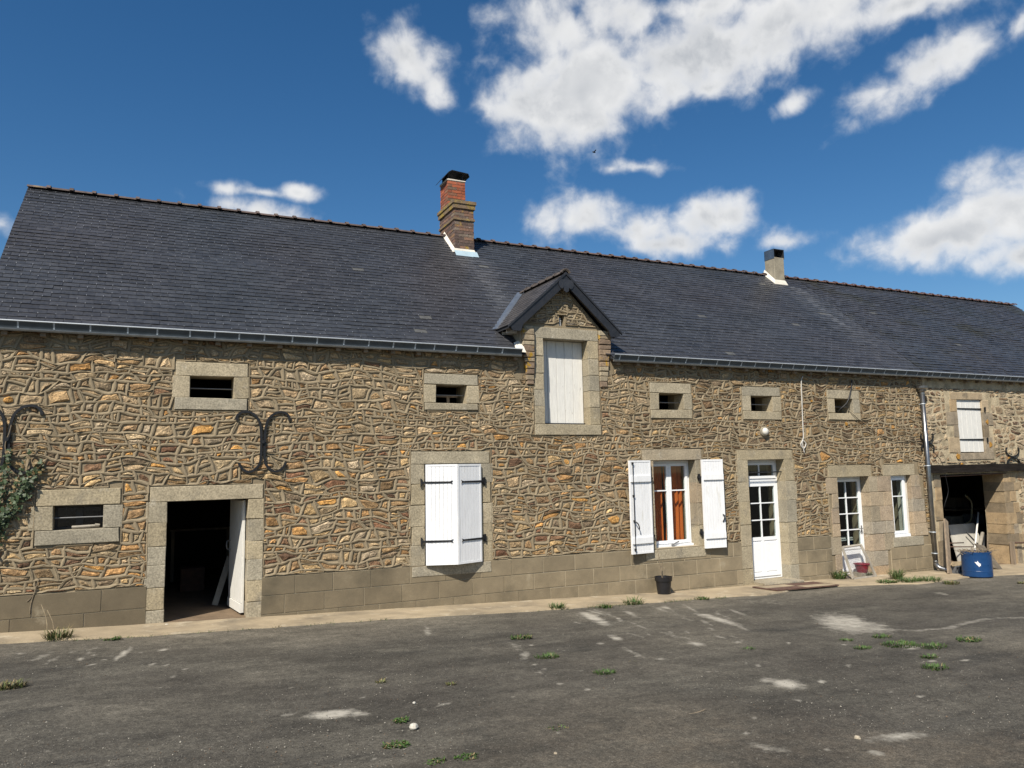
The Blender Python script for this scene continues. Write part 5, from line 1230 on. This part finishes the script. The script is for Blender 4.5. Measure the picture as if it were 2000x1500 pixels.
# inside the barn doorway
def barn_inside():
    fz = lambda x: gz(x, 0) + .036
    a, b = W(1872, 1100, .72), W(1931, 1100, .72); zt = W(1900, 1022, .98).z; m = MB(); zf = fz(a.x + .5)
    i = m.pts([(a.x, .70, zf), (b.x, .70, zf), (b.x - .05, .98, zt), (a.x + .1, .98, zt), (a.x, .73, zf), (b.x, .73, zf), (b.x - .05, 1.01, zt), (a.x + .1, 1.01, zt)]); m.f += [tuple(i + k for k in f) for f in ((0, 1, 2, 3), (7, 6, 5, 4), (0, 4, 5, 1), (1, 5, 6, 2), (2, 6, 7, 3), (3, 7, 4, 0))]
    tag(m.build('panel', 'cloth'), 'large pale board leaning inside the barn doorway', 'board')
    def pole(P, r, mat, label, cat='pole'):
        m = MB(); m.smooth = True; m.tube(P, r, 8); return tag(m.build('pole', mat), label, cat)
    pole([W(1902, 1092, .45), W(1911, 1001, .85)], .022, 'old_white', 'pale straight pole leaning behind the blue barrel')
    q = W(1928, 1085, .50); pole([(q.x, .50, fz(q.x)), W(1929.5, 982, .6)], .024, 'wood', 'brown pole standing by the right jamb of the barn doorway')
    pole([W(1909, 1085, .5), W(1919, 1041, .72)], .045, 'grey_wood', 'short thick grey stick leaning between the two poles')
    pole([W(1921, 1085, .6), W(1922, 1045, .72)], .03, 'iron', 'short dark upright bar behind the brown pole', 'bar')
    pole(bez([W(1885, 967, 1.3), W(1897, 980, 1.3), W(1898, 1000, 1.3), W(1896, 1016, 1.3), W(1888, 1022, 1.3), W(1878, 1026, 1.3)], 5), .022, 'brass', 'bent metal tube hanging in the dark barn', 'tube')
    pole([W(1853, 1061, .3), W(1882, 1060, .62)], .013, 'rust', 'upper thin rusty bar across the left of the barn doorway', 'bar'); pole([W(1853, 1068, .3), W(1905, 1068, .6)], .013, 'rust', 'lower thin rusty bar across the left of the barn doorway', 'bar')
    pole([W(1888, 1040, .80), W(1924, 1078, .64)], .02, 'iron', 'dark bar slanting across the pale board in the barn', 'bar')
    for k, (u, v, y, w, h) in enumerate(((1872, 1020, 2.2, .5, .35), (1915, 1015, 2.0, .4, .3), (1880, 985, 2.6, .6, .4))):
        c = W(u, v, y); m = MB(); m.block(c.x - w / 2, c.x + w / 2, y, y + .4, c.z - h / 2, c.z + h / 2, .02, .02); tag(m.build('box', ('grey_wood', 'slate_grey', 'wood')[k]), ('dim wooden box stored on the left inside the barn', 'dim grey box stored on the right inside the barn', 'dim brown box highest of those stored in the barn')[k], 'box')
    c0 = W(1868, 1040, 2.1).x; m = MB(); z1 = W(1890, 1035, 2.3).z
    for zz in (z1, z1 + .62): m.box(c0 - .1, c0 + 2.0, 1.95, 2.9, zz - .03, zz - .001)
    for xx in (c0 - .05, c0 + 1.9): m.box(xx - .03, xx + .03, 2.0, 2.06, fz(xx), z1 - .031); m.box(xx - .03, xx + .03, 2.8, 2.86, fz(xx), z1 + .58)
    tag(m.build('shelf', 'wood'), 'dark wooden shelf deep inside the barn', 'shelf')
mk('brass', (.30, .27, .16), .5, .2, bump=0)
barn_inside()
# inside the left doorway
def left_inside():
    fz = lambda x: gz(x, 0) + .036
    a = W(419, 1187, 1.3); plank('board', (a.x, 1.3, fz(a.x)), W(449, 1087, 1.5), .09, .03, 'grey_wood', 'grey board leaning beside the open white door, inside the left doorway', 'board')
    c = W(374, 1165, 3.3); x = c.x; m = MB(); z = fz(x); t = thing('crate', (x, 3.3, z), 'dim crate on the floor inside the dark left doorway', 'crate')
    for k in range(3): m = MB(); m.box(x - .2, x + .2, 3.1, 3.12, z + .02 + k * .13, z + .12 + k * .13); m.build('slat', 'panel_brown', t)
    m = MB(); m.box(x - .2, x + .2, 3.121, 3.5, z, z + .40); m.build('crate_body', 'panel_brown', t)
    m = MB(); zz = W(400, 1035, 4.6).z; m.box(.45, 1.6, 4.5, 4.9, zz, zz + .04); m.box(.47, .53, 4.52, 4.58, fz(.5), zz - .001); m.box(1.5, 1.56, 4.52, 4.58, fz(1.5), zz - .001); tag(m.build('shelf', 'wood'), 'rough wooden shelf at the back of the dark left doorway', 'shelf')
left_inside()
# behind the glazed door: a cluttered table
def clutter():
    o = OP['doorL']; x0 = o[0] + .05; fz = gz(14.5, 0) + .036; t = thing('table', (x0 + .6, 1.0, fz), 'pale table seen through the glazed door', 'table'); m = MB(); m.box(x0 - .1, x0 + 1.3, .6, 1.5, fz + .70, fz + .74); m.build('table_top', 'white_paint', t)
    for xx in (x0 - .05, x0 + 1.25):
        for yy in (.65, 1.45): m = MB(); m.box(xx - .025, xx + .025, yy - .025, yy + .025, fz, fz + .699); m.build('leg', 'white_paint', t)
    m = MB(); m.smooth = True; m.lathe([(.14, 0), (.19, .05), (.18, .13), (.10, .19), (.01, .2)], (x0 + .22, .78, fz + .741), 18, 1.2, .7); tag(m.build('red_cushion', 'red_plastic'), 'red cushion behind the panes of the glazed door', 'cushion')
    for i, (dx, h, r) in enumerate(((.15, .42, .17), (.62, .5, .2))):
        m = MB(); m.smooth = True; m.lathe([(r * .9, 0), (r, h * .3), (r * .92, h * .6), (r * .5, h * .85), (r * .25, h)], (x0 + dx, .42, fz), 14); 
        m.v = [(x + .035 * noise.noise((x * 9, y * 9, z * 9)), y + .035 * noise.noise((x * 9, y * 9, z * 9 + 5)), z) for x, y, z in m.v]; tag(m.build('plastic_bag', 'teal' if i else 'frosted'), ('crumpled pale plastic bag at the left behind the glazed door', 'crumpled teal plastic bag at the right behind the glazed door')[i], 'bag')
clutter()

# ------------------------------------------------------------------ weeds, gravel, stones
def tuft(px, py, r, n, h, label, kind=0, wall=None, group='weeds and grass tufts in the yard'):
    c = G(px, py); c.y = min(c.y, -.06); z0 = gz(c.x, c.y) + (.02 if c.y > -1.05 else -.004)
    m = MB()
    for _ in range(n):
        a = uni(0, 6.28); q = r * math.sqrt(rnd()); x, y = c.x + q * math.cos(a), min(c.y + q * math.sin(a) * .7, -.04); l = h * uni(.45, 1.1); a2 = a + uni(-.9, .9); bend = l * uni(.3, 1.2); w = uni(.003, .006) * (1.3 if kind else 1); g = uni(.65, 1.35)
        m.col = (.17 * g, .13 * g, .06 * g) if rnd() < (.08, .4, .2)[kind] else (.050 * g, .095 * g, .020 * g) if kind != 1 else (.085 * g, .10 * g, .03 * g)
        d = Vector((math.cos(a2), math.sin(a2), 0)); s_ = Vector((-d.y, d.x, 0)) * w; p0 = Vector((x, y, z0 - .004)); p1 = p0 + d * bend * .4 + Vector((0, 0, l * .65)); p2 = p0 + d * bend + Vector((0, 0, l * uni(.6, 1)))
        for p in (p1, p2): p.y = min(p.y, -.035)
        b = m.pts([p0 - s_, p0 + s_, p1 + s_ * .8, p1 - s_ * .8, p2]); m.f += [(b, b + 1, b + 2, b + 3), (b + 3, b + 2, b + 4)]
        if kind == 2:
            for t in range(3): e = p1.lerp(p2, t / 3); v = Vector((uni(-1, 1), uni(-1, 1), uni(-.2, .8))).normalized() * uni(.012, .03); u = v.cross(Vector((0, 0, 1))) * .35; b = m.pts([e, e + v * .5 + u, e + v, e + v * .5 - u]); m.f.append((b, b + 1, b + 2, b + 3))
    tag(m.build('grass_tuft', 'grass'), label, 'weed', group)
T = [(112, 1250, .17, 150, .20, 'tall grass tuft with dry stalks on the path left of the dark doorway', 1), (220, 1250, .10, 60, .06, 'small flat weed on the path edge just left of the dark doorway', 2), (16, 1342, .17, 190, .09, 'yellowish grass clump in the asphalt at the left edge', 1),
     (746, 1331, .07, 40, .04, 'tiny scrubby weed in the asphalt in front of the half-closed shutters', 1), (881, 1336, .06, 34, .04, 'tiny scrubby weed right of its twin, below the half-closed shutters', 1), (783, 1408, .055, 40, .035, 'small green weed just above the white stone', 2),
     (775, 1456, .10, 60, .03, 'low sparse weed below the white stone', 2), (912, 1481, .08, 50, .035, 'low sparse weed at the bottom edge, right of centre-left', 2), (848, 1490, .08, 40, .03, 'low sparse weed at the very bottom, below the white stone', 2),
     (1070, 1284, .16, 200, .07, 'round bright green grass tuft in mid yard, the larger of two', 0), (1181, 1315, .13, 170, .06, 'bright green grass tuft with a pale crumb beside it, nearest in mid yard', 0), (1018, 1246, .16, 90, .05, 'dull green weed near the path below the half-closed shutters', 2),
     (1460, 1269, .10, 110, .05, 'small lone green grass tuft in the yard before the front door', 0), (1652, 1251, .10, 90, .05, 'small green tuft, leftmost of the far right cluster', 0), (1722, 1244, .15, 130, .06, 'green tuft at the top of the far right cluster', 0),
     (1684, 1266, .13, 120, .05, 'green tuft at the lower left of the far right cluster', 0), (1758, 1260, .27, 380, .06, 'widest green patch around the chalky spot of the far right cluster', 0), (1823, 1263, .22, 210, .06, 'green patch right of the chalky spot in the far right cluster', 0),
     (1815, 1283, .13, 100, .05, 'green tuft below the patches of the far right cluster', 0), (1826, 1304, .17, 140, .06, 'green tuft nearest the camera in the far right cluster', 0), (1892, 1252, .18, 130, .07, 'green tuft with dark stalks, rightmost of the far right cluster', 2),
     (1088, 1190, .15, 110, .12, 'green tuft on the path edge right of the half-closed shutters', 0), (1238, 1180, .20, 160, .15, 'taller grass tuft on the path edge left of the flower pot', 0), (1370, 1171, .16, 90, .06, 'low green weeds on the path edge right of the flower pot', 2), (1183, 1187, .12, 60, .08, 'thin weeds on the path edge between two larger tufts', 2),
     (1640, 1133, .16, 140, .24, 'upright weeds against the wall left of the wire mesh frame', 2), (1752, 1133, .15, 130, .26, 'upright weeds against the wall below the narrow window', 2), (1733, 1140, .22, 220, .10, 'low green weeds left of the downpipe grass', 2), (1775, 1138, .30, 330, .15, 'thick grass at the wall foot below the narrow window', 0), (1815, 1136, .28, 300, .15, 'thick grass at the foot of the downpipe', 0), (1858, 1140, .20, 140, .09, 'dry grassy weeds just right of the downpipe foot', 1),
     (1690, 1128, .14, 120, .14, 'green weeds growing behind the wire mesh frame', 2), (1995, 1140, .12, 80, .07, 'small dry weed by the barn at the right edge', 1), (1090, 1425, .10, 50, .025, 'faint green weed in the brown dirt near the bottom centre', 2), (1233, 1294, .08, 40, .03, 'faint thin weed right of the mid yard tufts', 1)]
for t in T: tuft(t[0], t[1], t[2] * .9, t[3], t[4] * (.72 if t[1] > 1200 else .9), *t[5:])
m = MB()
for dx, dy, h in ((-.02, 0, .42), (.05, .02, .34)):
    c = G(95, 1247); z = gz(c.x, c.y) + .015; m.tube(bez([(c.x + dx, c.y, z), (c.x + dx - .01, c.y, z + h * .5), (c.x + dx - .08, c.y, z + h)], 5), .004, 4)
tag(m.build('dry_stalk', 'pale_wood'), 'two pale dry stalks rising from the tall grass tuft by the plinth', 'stalk')
def stone(px, py, r, col, label):
    c = G(px, py); m = MB(); m.col = col; z = gz(c.x, c.y); m.smooth = False; n = 9; rs = []
    for j, (rr, zz) in enumerate(((.75, -.1), (1, .3), (.85, .8), (.45, 1.1))):
        rs.append(m.pts([(c.x + r * rr * uni(.85, 1.15) * math.cos(6.283 * k / n), c.y + r * rr * uni(.85, 1.15) * math.sin(6.283 * k / n), z + r * zz * uni(.9, 1.1)) for k in range(n)]))
    for a, b in zip(rs, rs[1:]):
        for k in range(n): m.f.append((a + k, a + (k + 1) % n, b + (k + 1) % n, b + k))
    m.f.append(tuple(rs[-1] + k for k in range(n))); tag(m.build('stone', 'pebble'), label, 'stone', 'loose stones in the yard')
stone(808, 1423, .034, (.50, .47, .40), 'white fist-sized stone lying alone near the bottom centre'); stone(1675, 1444, .024, (.36, .31, .23), 'pale tan pebble left of a chalky smear at the bottom right'); stone(809, 1374, .014, (.45, .43, .38), 'small pale pebble above the white stone'); stone(1085, 1474, .014, (.30, .25, .18), 'small tan pebble at the bottom edge, centre'); stone(325, 1223, .03, (.5, .46, .38), 'whitish crumb of stone on the threshold of the left doorway')
def edge_weeds():
    # thin line of weeds in the crack between path and asphalt
    m = MB()
    for _ in range(1500):
        px = uni(1050, 1420) if rnd() < .75 else uni(80, 760); py = float(np.interp(px, [0, 150, 300, 500, 800, 1000, 1200, 1400, 1500], [1258, 1250, 1243, 1228, 1208, 1197, 1183, 1168, 1163])) + random.gauss(0, 1.2)
        if noise.noise((px * .02, 0, 3)) < -.05: continue
        c = G(px, py); z = gz(c.x, c.y) - .004; g = uni(.6, 1.3); m.col = (.055 * g, .085 * g, .025 * g) if rnd() < .7 else (.15 * g, .12 * g, .06 * g); l = uni(.015, .05); a = uni(0, 6.28); d = Vector((math.cos(a), math.sin(a), 0)); q = Vector((-d.y, d.x, 0)) * .005; p = Vector((c.x, c.y, z))
        b = m.pts([p - q, p + q, p + d * l * .7 + Vector((0, 0, l))]); m.f.append((b, b + 1, b + 2))
    m.build('ground_cover', 'grass', None, 'stuff')
edge_weeds()
def gravel():
    m = MB()
    for _ in range(5200):
        px, py = uni(-60, 2060), 1180 + 330 * rnd() ** .8
        c = G(px, py)
        if c.y > -1.0: continue
        r = uni(.002, .006) * (1.7 if rnd() < .03 else 1); g = uni(.4, 1.2); k = rnd(); m.col = (.26 * g, .24 * g, .20 * g) if k < .45 else (.09 * g, .085 * g, .075 * g) if k < .8 else (.12 * g, .08 * g, .05 * g)
        z = gz(c.x, c.y) + .002; a = uni(0, 6.28); P = [(c.x + r * math.cos(a + t) * uni(.7, 1.3), c.y + r * math.sin(a + t) * uni(.7, 1.3), z - .003 + uni(0, .3) * r) for t in (0, 1.57, 3.14, 4.71)]
        b = m.pts(P + [(c.x, c.y, z + r * uni(.5, 1))]); m.f += [(b + i, b + (i + 1) % 4, b + 4) for i in range(4)]
    m.build('gravel', 'pebble', None, 'stuff')
gravel()
# dark stick on the asphalt and the speck in the sky
p = gp(1352, 1396, .008); q = gp(1368, 1392, .01); m = MB(); m.tube(bez([p + Vector((-.12, 0, 0)), p, q, q + Vector((.06, .02, 0))], 4), .006, 5); tag(m.build('stick', 'twig'), 'thin dark stick lying on the asphalt at the bottom right of centre', 'stick')
def bird():
    c = CAM + ray(1160, 297).normalized() * 42; m = MB(); m.smooth = True; m.tube([c + Vector((-.10, 0, .015)), c + Vector((-.05, 0, .0)), c, c + Vector((.06, 0, -.012)), c + Vector((.10, 0, -.015))], [.006, .03, .042, .032, .006], 8)
    for s_ in (-1, 1): m.poly([c + Vector((-.03, 0, .01)), c + Vector((.04, 0, .0)), c + Vector((.05, s_ * .16, .05)), c + Vector((-.01, s_ * .2, .06))])
    tag(m.build('bird', 'iron'), 'tiny dark flying speck in the blue sky above the dormer', 'bird')
bird()
